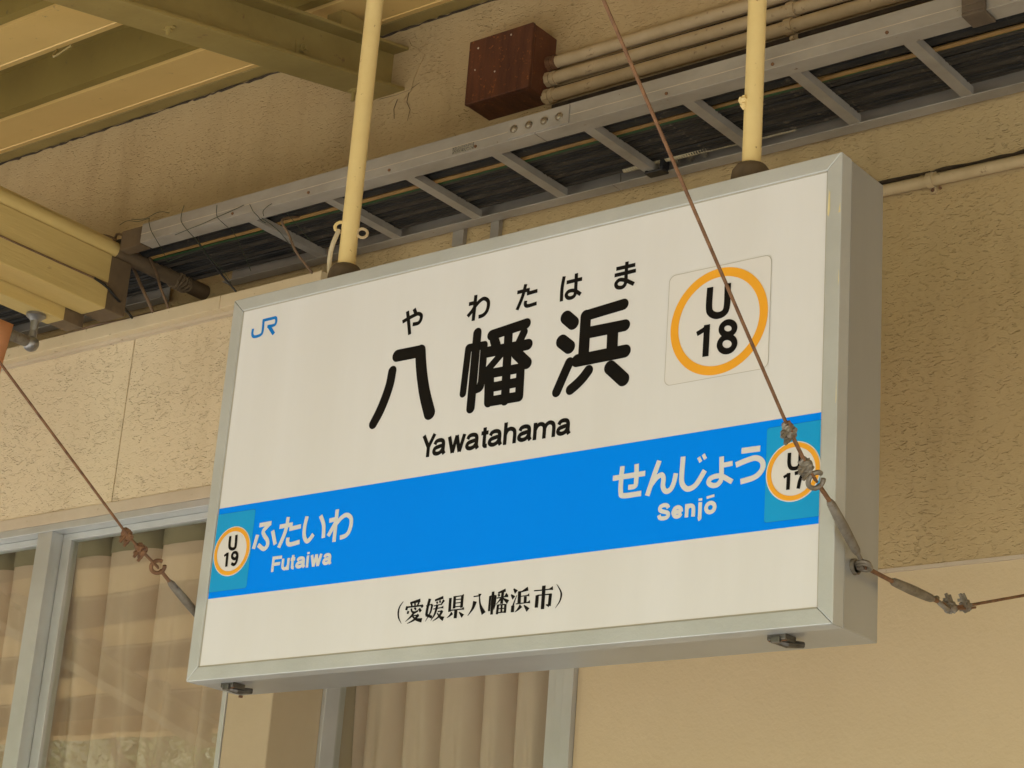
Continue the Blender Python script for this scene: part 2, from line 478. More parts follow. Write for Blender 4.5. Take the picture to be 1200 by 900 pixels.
# bay window: head, jambs, mullions, sash frames, panes
win = link('bay_window', MB().box(-6, -0.784, YB - 0.004, YB + 0.0752, 0.748, 0.7715), 'alu_frame', bld, bevel=0.0015)
link('sill', MB().box(-6, -0.784, YB - 0.01, YB + 0.09, -0.949, -0.91), 'alu_frame', win, bevel=0.0015)
link('jamb', MB().box(-0.785, -0.7685, YB - 0.004, YB + 0.075, -0.91, 0.748), 'alu_frame', win, bevel=0.0015)
mull_x = (-1.66, -3.2, -4.74)
edges = [(-6, -4.78)] + [(-4.70, -3.24), (-3.16, -1.695), (-1.625, -0.785)]
for mx_ in mull_x:
    link('mullion', MB().box(mx_ - 0.034, mx_ + 0.034, YB - 0.002, YB + 0.075, -0.91, 0.7478), 'alu_frame', win, bevel=0.0015)
for xa, xb in edges:
    s = MB()
    y0, y1 = YB + 0.042, YB + 0.074
    s.box(xa + 0.0005, xb - 0.0005, y0, y1, 0.727, 0.7475)
    s.box(xa + 0.0005, xb - 0.0005, y0, y1, -0.909, -0.86)
    s.box(xa + 0.0005, xa + 0.04, y0, y1, -0.86, 0.727)
    s.box(xb - 0.03, xb - 0.0005, y0, y1, -0.86, 0.727)
    link('sash_frame', s, 'alu_frame', win, bevel=0.0015)
    link('pane', MB().box(xa + 0.04, xb - 0.03, y0 + 0.012, y0 + 0.017, -0.86, 0.727), 'glass', win)

# middle window, set back behind the pillar
cw = link('middle_window', MB().box(-0.592, 0.271, YW - 0.012, YW + 0.07, 0.36, 0.404), 'alu_frame', bld, bevel=0.0015)
link('sill', MB().box(-0.592, 0.271, YW - 0.02, YW + 0.09, -0.949, -0.90), 'alu_frame', cw, bevel=0.0015)
link('jamb', MB().box(-0.592, -0.578, YW - 0.01, YW + 0.07, -0.90, 0.36), 'alu_frame', cw, bevel=0.0015)
rj = MB()
for xa, xb, yo in ((0.158, 0.186, 0.034), (0.186, 0.2085, 0.018), (0.2085, 0.24, 0.000), (0.24, 0.2715, -0.012)):
    rj.box(xa, xb - 0.0008, YW + yo, YW + 0.07, -0.90, 0.36)
link('jamb', rj, 'alu_frame', cw, bevel=0.0012)
link('pane', MB().box(-0.578, 0.158, YW + 0.045, YW + 0.05, -0.90, 0.36), 'glass_dull', cw)

# ------------------------------------------------------------------ curtains behind the panes
def curtain(label, x0, x1, ytop, ztop, zbot, pleats, amp, seed, wide=0.05):
    rnd = random.Random(seed)
    t = thing('curtain', label, 'curtain', ((x0 + x1) / 2, ytop, zbot), 'beige curtains behind the station windows')
    nx_, nz_ = int((x1 - x0) / 0.006), 26
    ph = [rnd.random() * 6.28 for _ in range(4)]
    pl_sorted = sorted(pleats)
    slant = [rnd.uniform(-0.6, 0.9) for _ in range(len(pleats) + 1)]
    depth = [rnd.uniform(0.75, 1.15) for _ in range(len(pleats) + 1)]
    def off(x, z):
        drop = max(0.0, ztop - 0.088 - z)
        k = min(1.0, drop / 0.5)
        i = sum(1 for p in pl_sorted if p < x)
        a = pl_sorted[i - 1] if i > 0 else pl_sorted[0] - 0.22
        b_ = pl_sorted[i] if i < len(pl_sorted) else pl_sorted[-1] + 0.22
        u = (x - a) / (b_ - a)
        pinch = 1.0 - math.exp(-(min(u, 1 - u) * (b_ - a) / 0.012) ** 1.2)      # tight creases at the pleats
        bulge = abs(math.sin(math.pi * u)) ** 0.7
        fold = 0.5 + 0.5 * math.sin(2 * math.pi * (u * 2.0 - 0.25) + slant[i] * drop * 4.0)
        mixk = 0.55 * k
        prof = pinch * 0.35 * (1 - k) + bulge * (0.65 - 0.25 * k) + fold * mixk * depth[i] * (0.35 + 0.65 * bulge)
        return -amp * prof
    zs = [ztop - 0.088 + 0.012 * 0 - (ztop - 0.088 - zbot) * j / nz_ for j in range(nz_ + 1)]
    mb = MB()
    for j, z in enumerate(zs):
        for i in range(nx_ + 1):
            x = x0 + (x1 - x0) * i / nx_
            zz = z
            if j == 0:
                dn = min(abs(x - p) for p in pleats)
                zz = z - 0.012 * min(1.0, dn / 0.08) + 0.006
            mb.v.append((x, ytop + off(x, zz), zz))
    for j in range(nz_):
        for i in range(nx_):
            a = j * (nx_ + 1) + i
            mb.f.append((a, a + nx_ + 1, a + nx_ + 2, a + 1))
    link('fabric', mb, 'curtain', t, smooth=True)
    hb = MB()
    for j in range(5):
        for i in range(nx_ + 1):
            x = x0 + (x1 - x0) * i / nx_
            dn = min(abs(x - p) for p in pleats)
            ztp = ztop - 0.010 * min(1.0, dn / 0.09)
            zbt = ztop - 0.088 - 0.012 * min(1.0, dn / 0.08) + 0.004
            z = ztp + (zbt - ztp) * j / 4
            mb_y = ytop - 0.004 + off(x, ztop - 0.085)
            hb.v.append((x, mb_y, z))
    for j in range(4):
        for i in range(nx_):
            a = j * (nx_ + 1) + i
            hb.f.append((a, a + nx_ + 1, a + nx_ + 2, a + 1))
    link('header_tape', hb, 'header', t, smooth=True)
    for p in pleats:
        if x0 + 0.01 < p < x1 - 0.01:
            link('curtain_hook', MB().tube([(p, ytop - 0.010, ztop - 0.092), (p + 0.002, ytop - 0.016, ztop - 0.05), (p + 0.006, ytop - 0.014, ztop - 0.01), (p + 0.008, ytop - 0.004, ztop - 0.002)], 0.0022, 6), 'hook', t)
    return t

curtain('beige pleated curtain behind the bay pane beside the pillar', -1.735, -0.70, 1.020, 0.772, -0.88, [-1.72, -1.488, -1.258, -1.03, -0.80], 0.085, 3)
curtain('beige pleated curtain behind the pane left of the thick mullion', -3.25, -1.745, 1.020, 0.772, -0.88, [-3.09 + 0.23 * i for i in range(5)] + [-1.95], 0.085, 4)
curtain('dark beige curtain in deep folds in the set-back middle window', -0.59, 0.26, YW + 0.17, 0.42, -0.92, [-0.56, -0.42, -0.285, -0.14, -0.03, 0.10, 0.22], 0.075, 5)
link('curtain_rail', MB().box(-6, -0.80, 1.024, 1.040, 0.765, 0.7745), 'alu_frame', win)
link('window_ceiling', MB().box(-6, -0.60, YB + 0.0755, 1.06, 0.775, 0.80), 'room', bld)

# ------------------------------------------------------------------ canopy over the platform
SL = 0.225
def deck_z(y, up=0.0):
    return 2.293 + SL * (y - YW) + up
can = thing('platform_canopy', 'sloping cream folded steel canopy roof over the platform', 'canopy', (0, YW, 2.29))
PAN = [(0.972, 0.0), (0.9425, -0.004), (0.940, -0.001), (0.7375, -0.001), (0.7355, 0.013)]
TROUGH = [(0.7355, 0.013), (0.7205, 0.013), (0.718, 0.0), (0.684, 0.004), (0.672, 0.15), (0.425, 0.15), (0.412, 0.012), (0.4075, 0.004)]
PER = 0.564
def deck_strip(pts, th=0.003):
    mb = MB()
    n = len(pts)
    for x in (-16, 16):
        for dy in (0, th):
            for y, up in pts:
                mb.v.append((x, y, deck_z(y, up + dy)))
    A = lambda e, s_, i: (e * 2 + s_) * n + i
    for i in range(n - 1):
        mb.f.append((A(0, 0, i), A(0, 0, i + 1), A(1, 0, i + 1), A(1, 0, i)))
        mb.f.append((A(0, 1, i), A(1, 1, i), A(1, 1, i + 1), A(0, 1, i + 1)))
    for i in (0, n - 1):
        mb.f.append((A(0, 0, i), A(1, 0, i), A(1, 1, i), A(0, 1, i)))
    return mb
link('wall_flashing', deck_strip([(YW + 0.02, 0.006), (0.992, 0.006), (0.978, 0.016), (0.974, 0.016)]), 'beam', can)
for k in range(8):
    link('roof_panel', deck_strip([(y - PER * k, u) for y, u in PAN]), 'canopy', can)
    link('roof_trough', deck_strip([(y - PER * k, u) for y, u in TROUGH]), 'trough', can)
yo = 0.408 - PER * 7 - 0.02
link('gutter', MB().box(-16, 16, yo - 0.12, yo + 0.018, deck_z(yo) - 0.085, deck_z(yo) + 0.14), 'canopy', can)
# roofing sheet above the folds keeps sun and rain out
link('roof_sheet', MB().loft([(-16.1, yo - 0.1, deck_z(yo, 0.17)), (-16.1, YW, deck_z(YW, 0.17)), (-16.1, YW, deck_z(YW, 0.19)), (-16.1, yo - 0.1, deck_z(yo, 0.19))],
                             [(16.1, yo - 0.1, deck_z(yo, 0.17)), (16.1, YW, deck_z(YW, 0.17)), (16.1, YW, deck_z(YW, 0.19)), (16.1, yo - 0.1, deck_z(yo, 0.19))]), 'canopy', can)
link('wire_hook', MB().tube(spline([(-1.385, 0.405, deck_z(0.405) - 0.002), (-1.385, 0.395, deck_z(0.405) - 0.03), (-1.36, 0.39, deck_z(0.405) - 0.036), (-1.31, 0.40, deck_z(0.405) - 0.012)], 5), 0.004, 6), 'beam', can)
# grimy joint where the deck meets the wall
jm = MB()
rnd = random.Random(5)
pth, rad = [], []
x = -4.0
while x < 2.0:
    pth.append((x, YW - 0.001, deck_z(YW, 0.001 + rnd.uniform(-0.002, 0.003))))
    rad.append(rnd.choice([0.0015, 0.003, 0.004, 0.005, 0.0025]))
    x += rnd.uniform(0.012, 0.035)
link('joint_grime', jm.tube(pth, rad, 6), 'dirt', can)

def i_beam(xc, name_parent):
    hw, h, tf, tw = 0.0665, 0.150, 0.011, 0.007
    zb = 2.075
    y0, y1 = yo + 0.05, YW + 0.06
    # sections are given at the wall face and follow the roof slope
    def run(x0, x1, z0, z1):
        m = MB()
        d0 = SL * (y0 - YW)
        d1 = SL * (y1 - YW)
        m.loft([(x0, y0, z0 + d0), (x1, y0, z0 + d0), (x1, y0, z1 + d0), (x0, y0, z1 + d0)], [(x0, y1, z0 + d1), (x1, y1, z0 + d1), (x1, y1, z1 + d1), (x0, y1, z1 + d1)])
        return m
    m = run(xc - hw, xc + hw, zb, zb + tf)
    b = link('steel_beam', m, 'beam', name_parent, bevel=0.002)
    link('web', run(xc - tw, xc + tw, zb + tf - 0.001, zb + h - tf + 0.001), 'beam', b)
    link('top_flange', run(xc - hw, xc + hw, zb + h - tf, zb + h), 'beam', b, bevel=0.002)
    # fillets between web and flanges
    f = MB()
    for s in (-1, 1):
        d0, d1 = SL * (y0 - YW), SL * (y1 - YW)
        ring = [(xc + s * tw, zb + tf), (xc + s * (tw + 0.016), zb + tf), (xc + s * (tw + 0.005), zb + tf + 0.005), (xc + s * tw, zb + tf + 0.016)]
        f.loft([(a, y0, z + d0) for a, z in ring], [(a, y1, z + d1) for a, z in ring])
    link('fillet', f, 'beam', b)
    # saddles that carry the folds
    for k in range(8):
        yk = 0.84 - PER * k
        sd = MB().box(xc - 0.03, xc + 0.03, yk - 0.05, yk + 0.05, deck_z(yk) - 0.070, deck_z(yk) - 0.004)
        link('deck_saddle', sd, 'beam', b)
    return b
bm_ = i_beam(-0.5855, can)
def hexbolt(mb, c, ax, r=0.012, h=0.012, n=6):
    c, ax = Vector(c), Vector(ax).normalized()
    mb.tube([c, c + ax * h], r, n)
    return mb
z_at = lambda y: 2.075 + SL * (y - YW)
bolt = MB()
c0 = Vector((-0.5855 + 0.008, 0.66, z_at(0.66) + 0.055))
bolt.box(c0.x - 0.002, c0.x + 0.004, c0.y - 0.022, c0.y + 0.022, c0.z - 0.022, c0.z + 0.022)
hexbolt(bolt, c0 + Vector((0.004, 0, 0)), (1, 0, 0), 0.015, 0.012)
hexbolt(bolt, c0 + Vector((0.012, 0, 0)), (1, 0, 0), 0.008, 0.014, 8)
link('bolt', bolt, 'beam', bm_)
for yy, dx, big in ((0.17, 0.0, True), (0.935, -0.03, False)):
    b2 = MB()
    zc = z_at(yy)
    b2.box(-0.5855 + dx - 0.022, -0.5855 + dx + 0.022, yy - 0.006, yy + 0.006, zc - 0.005, zc + 0.001)
    hexbolt(b2, (-0.5855 + dx, yy, zc - 0.001), (0, 0, -1), 0.012, 0.011)
    hexbolt(b2, (-0.5855 + dx, yy, zc - 0.009), (0, 0, -1), 0.0065, 0.016 if big else 0.03, 8)
    link('bolt', b2, 'beam', bm_)
i_beam(4.4, can)
i_beam(-5.6, can)
i_beam(9.4, can)
i_beam(-10.6, can)
# rough mortar round the end of the beam in the wall
mo = MB()
rr = random.Random(11)
ring = []
for k in range(22):
    a = 2 * math.pi * k / 22
    ring.append((-0.57 + 0.105 * math.cos(a) * rr.uniform(0.8, 1.2), 2.15 + 0.098 * math.sin(a) * rr.uniform(0.85, 1.2)))
mo.loft([(x, YW - 0.004, z) for x, z in ring], [(x * 1.0, YW + 0.01, z) for x, z in ring])
link('mortar_patch', mo, 'wall', bld)
for pts in ([(-0.50, 2.062), (-0.505, 2.03), (-0.488, 2.0), (-0.495, 1.965)], [(-0.545, 2.05), (-0.556, 2.02), (-0.55, 1.985)], [(-0.62, 2.07), (-0.55, 2.066), (-0.50, 2.07), (-0.46, 2.085)]):
    link('crack', MB().tube([(x, YW - 0.0035, z) for x, z in pts], [0.0012, 0.0009, 0.0008, 0.0005][:len(pts)], 5), 'dirt', bld)

# ------------------------------------------------------------------ timber beam and pipe at the left
tb = thing('timber_beam', 'cream painted boxed timber beam running out from the ledge', 'beam', (-1.35, 0.0, 1.354))
Y_OUT, Y_BROWN, Y_IN = -3.0, 0.66, 0.74
link('upper_board', MB().box(-1.395, -1.290, Y_OUT, Y_BROWN, 1.4325, 1.531), 'timber', tb, bevel=0.003)
link('lower_board', MB().box(-1.393, -1.286, Y_OUT, Y_BROWN, 1.354, 1.4315), 'timber', tb, bevel=0.004)
link('brown_end', MB().box(-1.394, -1.2905, Y_BROWN, Y_IN, 1.356, 1.53), 'timber_dark', tb, bevel=0.003)  # beam turns darker brown over its last stretch
link('backing_board', MB().box(-1.39, -1.335, Y_OUT, Y_BROWN + 0.03, 1.531, 1.606), 'timber', tb, bevel=0.003)
ub = link('under_beam', MB().box(-1.475, -1.398, Y_OUT, 0.60, 1.316, 1.366), 'timber', tb, bevel=0.003)
link('under_beam_end', MB().box(-1.473, -1.400, 0.60, 0.675, 1.318, 1.364), 'timber_dark', tb)
cb = MB()
pts = [(-1.2865, -3 + i * 0.183, 1.4325 + 0.0015 * math.sin(i * 1.3)) for i in range(21)]
cb.tube(pts, 0.0035, 6)
link('edge_cable', cb, 'cable_brown', tb)

pp = thing('painted_pipe', 'round cream pipe lying on top of the boxed timber beam', 'pipe', (-1.30, Y_OUT, 1.55))
link('cream_length', MB().tube([(-1.304, Y_OUT, 1.556), (-1.304, 0.675, 1.556)], 0.0255, 16), 'timber', pp, smooth=True)
link('brown_length', MB().tube([(-1.304, 0.675, 1.556), (-1.304, YW + 0.03, 1.556)], 0.0253, 16), 'timber_dark', pp, smooth=True)  # darker brown from here to the wall
wr = MB()
for k in range(5):
    wr.tube([Vector((-1.304, 0.93 + 0.012 * k + 0.006 * math.sin(a * 3 + k), 1.556)) + Vector((math.cos(a), 0, math.sin(a))) * 0.0270 for a in [i * 0.5236 for i in range(12)]], 0.005, 6, closed=True)
link('binding', wr, 'timber_dark', pp, smooth=True)

# ------------------------------------------------------------------ rod, bracket, orange cloth
rod = thing('cloth_rod', 'steel rod with round end cap hung from a flanged bracket under the timber', 'rod', (-1.437, 0.526, 1.30))
link('flange', MB().tube([(-1.437, 0.526, 1.3165), (-1.437, 0.526, 1.308), (-1.437, 0.526, 1.302), (-1.437, 0.526, 1.292)], [0.030, 0.030, 0.022, 0.014], 20), 'chrome', rod, smooth=True)
link('stem', MB().tube([(-1.437, 0.526, 1.295), (-1.437, 0.526, 1.262), (-1.437, 0.526, 1.26), (-1.437, 0.526, 1.235)], [0.015, 0.010, 0.012, 0.012], 14), 'chrome', rod, smooth=True)
link('end_cap', MB().ball((-1.437, 0.524, 1.220), 0.0245, 12), 'chrome', rod, smooth=True)
link('bar', MB().tube([(-1.437, 0.524, 1.222), (-1.437, -1.9, 1.222)], 0.017, 14), 'galv', rod, smooth=True)
oc = MB()
for j in range(12):
    for i in range(24):
        y = 0.437 - i * 0.05
        z = 1.248 - j * 0.06
        oc.v.append((-1.437 + 0.0195 + 0.012 * math.sin(i * 1.1) * min(1, j / 4), y - 0.012 * j * (1 if i == 0 else 0.4) * 0.6, z))
for j in range(11):
    for i in range(23):
        a = j * 24 + i
        oc.f.append((a, a + 1, a + 25, a + 24))
cl = link('hanging_cloth', oc, 'orange_cloth', base=(-1.437, 0.4, 0.5), smooth=True)
sm_ = cl.modifiers.new('thickness', 'SOLIDIFY')
sm_.thickness = 0.0015
tag(cl, 'orange cloth hanging from the steel rod beside the ledge', 'cloth')

# ------------------------------------------------------------------ station sign
W, H, D = 1.6, 0.8995, 0.1643
sign = thing('station_sign', 'large white and blue lightbox station name sign hung on two poles', 'sign', (W / 2, D / 2, 0))
case = MB().box(0.0015, W - 0.0015, 0.0405, D, 0.0015, H - 0.0015)
case_o = link('case', case, 'alu_case', sign, bevel=0.0015)
link('case_joint', MB().box(0.003, W - 0.003, 0.0375, 0.0408, 0.003, H - 0.003), 'alu', sign)
IN = 0.031
def rail(o0, o1, i0, i1):
    m = MB()
    a = [(*o0, 0.0), (*o1, 0.0), (*i1, 0.0), (*i0, 0.0)]
    front = [(x, 0.0, z) for x, z in (o0, o1, i1, i0)]
    back = [(x, 0.038, z) for x, z in (o0, o1, i1, i0)]
    return m.loft(back, front)
g = 0.0004
co = [(0, 0), (W, 0), (W, H), (0, H)]
ci = [(IN, IN), (W - IN, IN), (W - IN, H - IN), (IN, H - IN)]
def pull(p, q):            # open the mitre by a hair
    d = Vector((q[0] - p[0], q[1] - p[1])).normalized() * g
    return (p[0] + d.x, p[1] + d.y)
for k in range(4):
    n = (k + 1) % 4
    link('frame_rail', rail(pull(co[k], co[n]), pull(co[n], co[k]), pull(ci[k], ci[n]), pull(ci[n], ci[k])), 'alu', sign, bevel=0.0018)
face = link('face_panel', MB().box(IN - 0.006, W - IN + 0.006, 0.0040, 0.009, IN - 0.006, H - IN + 0.006), 'face', sign)
gasket = MB()
for x0, x1, z0, z1 in ((IN, W - IN, IN, IN + 0.0022), (IN, W - IN, H - IN - 0.0028, H - IN), (IN, IN + 0.0028, IN, H - IN), (W - IN - 0.0022, W - IN, IN, H - IN)):
    gasket.box(x0, x1, 0.0028, 0.0042, z0, z1)
link('gasket', gasket, 'line', sign)

def sheet(name, pts, y, material, parent):
    n = len(pts)
    m = MB().add([(x, y, z) for x, z in pts], [tuple(range(n))])
    return link(name, m, material, parent)
def rrect(x0, x1, z0, z1, r, corners='abcd', n=6):
    out = []
    for key, cx, cz, a0 in (('a', x0 + r, z0 + r, 180), ('b', x1 - r, z0 + r, 270), ('c', x1 - r, z1 - r, 0), ('d', x0 + r, z1 - r, 90)):
        if key in corners:
            out += [(cx + r * math.cos(math.radians(a0 + 90 * i / n)), cz + r * math.sin(math.radians(a0 + 90 * i / n))) for i in range(n + 1)]
        else:
            out.append((x0 if key in 'ad' else x1, z0 if key in 'ab' else z1))
    return out
def disc(cx, cz, r, n=72):
    return [(cx + r * math.cos(2 * math.pi * i / n), cz + r * math.sin(2 * math.pi * i / n)) for i in range(n)]
def annulus(name, cx, cz, ro, ri, y, material, parent, n=72):
    a, b = disc(cx, cz, ro, n), disc(cx, cz, ri, n)
    m = MB().add([(x, y, z) for x, z in a + b], [(i, (i + 1) % n, n + (i + 1) % n, n + i) for i in range(n)])
    return link(name, m, material, parent)
def outline(name, pts, w, y, material, parent):
    c = (sum(p[0] for p in pts) / len(pts), sum(p[1] for p in pts) / len(pts))
    n = len(pts)
    inn = []
    for p in pts:
        v = Vector((c[0] - p[0], c[1] - p[1]))
        v = v.normalized() * w * 1.3
        inn.append((p[0] + v.x, p[1] + v.y))
    m = MB().add([(x, y, z) for x, z in pts + inn], [(i, (i + 1) % n, n + (i + 1) % n, n + i) for i in range(n)])
    return link(name, m, material, parent)

Y1, Y2, Y3, Y4 = 0.0034, 0.0029, 0.0024, 0.0019
sheet('blue_band', [(IN, 0.1835), (W - IN, 0.1835), (W - IN, 0.391), (IN, 0.391)], Y1, 'blue', sign)
sheet('number_plate', rrect(IN, 0.1505, 0.198, 0.3768, 0.006, 'bc'), Y2, 'teal', sign)
sheet('number_plate', rrect(1.4548, W - IN, 0.197, 0.3765, 0.006, 'ad'), Y2, 'teal', sign)
outline('plate_edge', rrect(IN, 0.1508, 0.1975, 0.3772, 0.006, 'bc'), 0.0009, Y2 - 0.0001, 'jr', sign)
outline('plate_edge', rrect(1.4545, W - IN, 0.1965, 0.377, 0.006, 'ad'), 0.0009, Y2 - 0.0001, 'jr', sign)
sheet('number_sticker', rrect(1.2225, 1.4528, 0.494, 0.7225, 0.014), Y2, 'sticker', sign)
outline('sticker_edge', rrect(1.2225, 1.4528, 0.494, 0.7225, 0.014), 0.0011, Y2 - 0.0001, 'line', sign)
annulus('number_ring', 1.3400, 0.6075, 0.1085, 0.0905, Y3, 'orange', sign)
for cx in (0.0918, 1.5125):
    sheet('number_disc', disc(cx, 0.2864, 0.0567), Y3, 'sticker', sign)
    annulus('number_ring', cx, 0.2864, 0.0545, 0.0455, Y4, 'orange', sign)

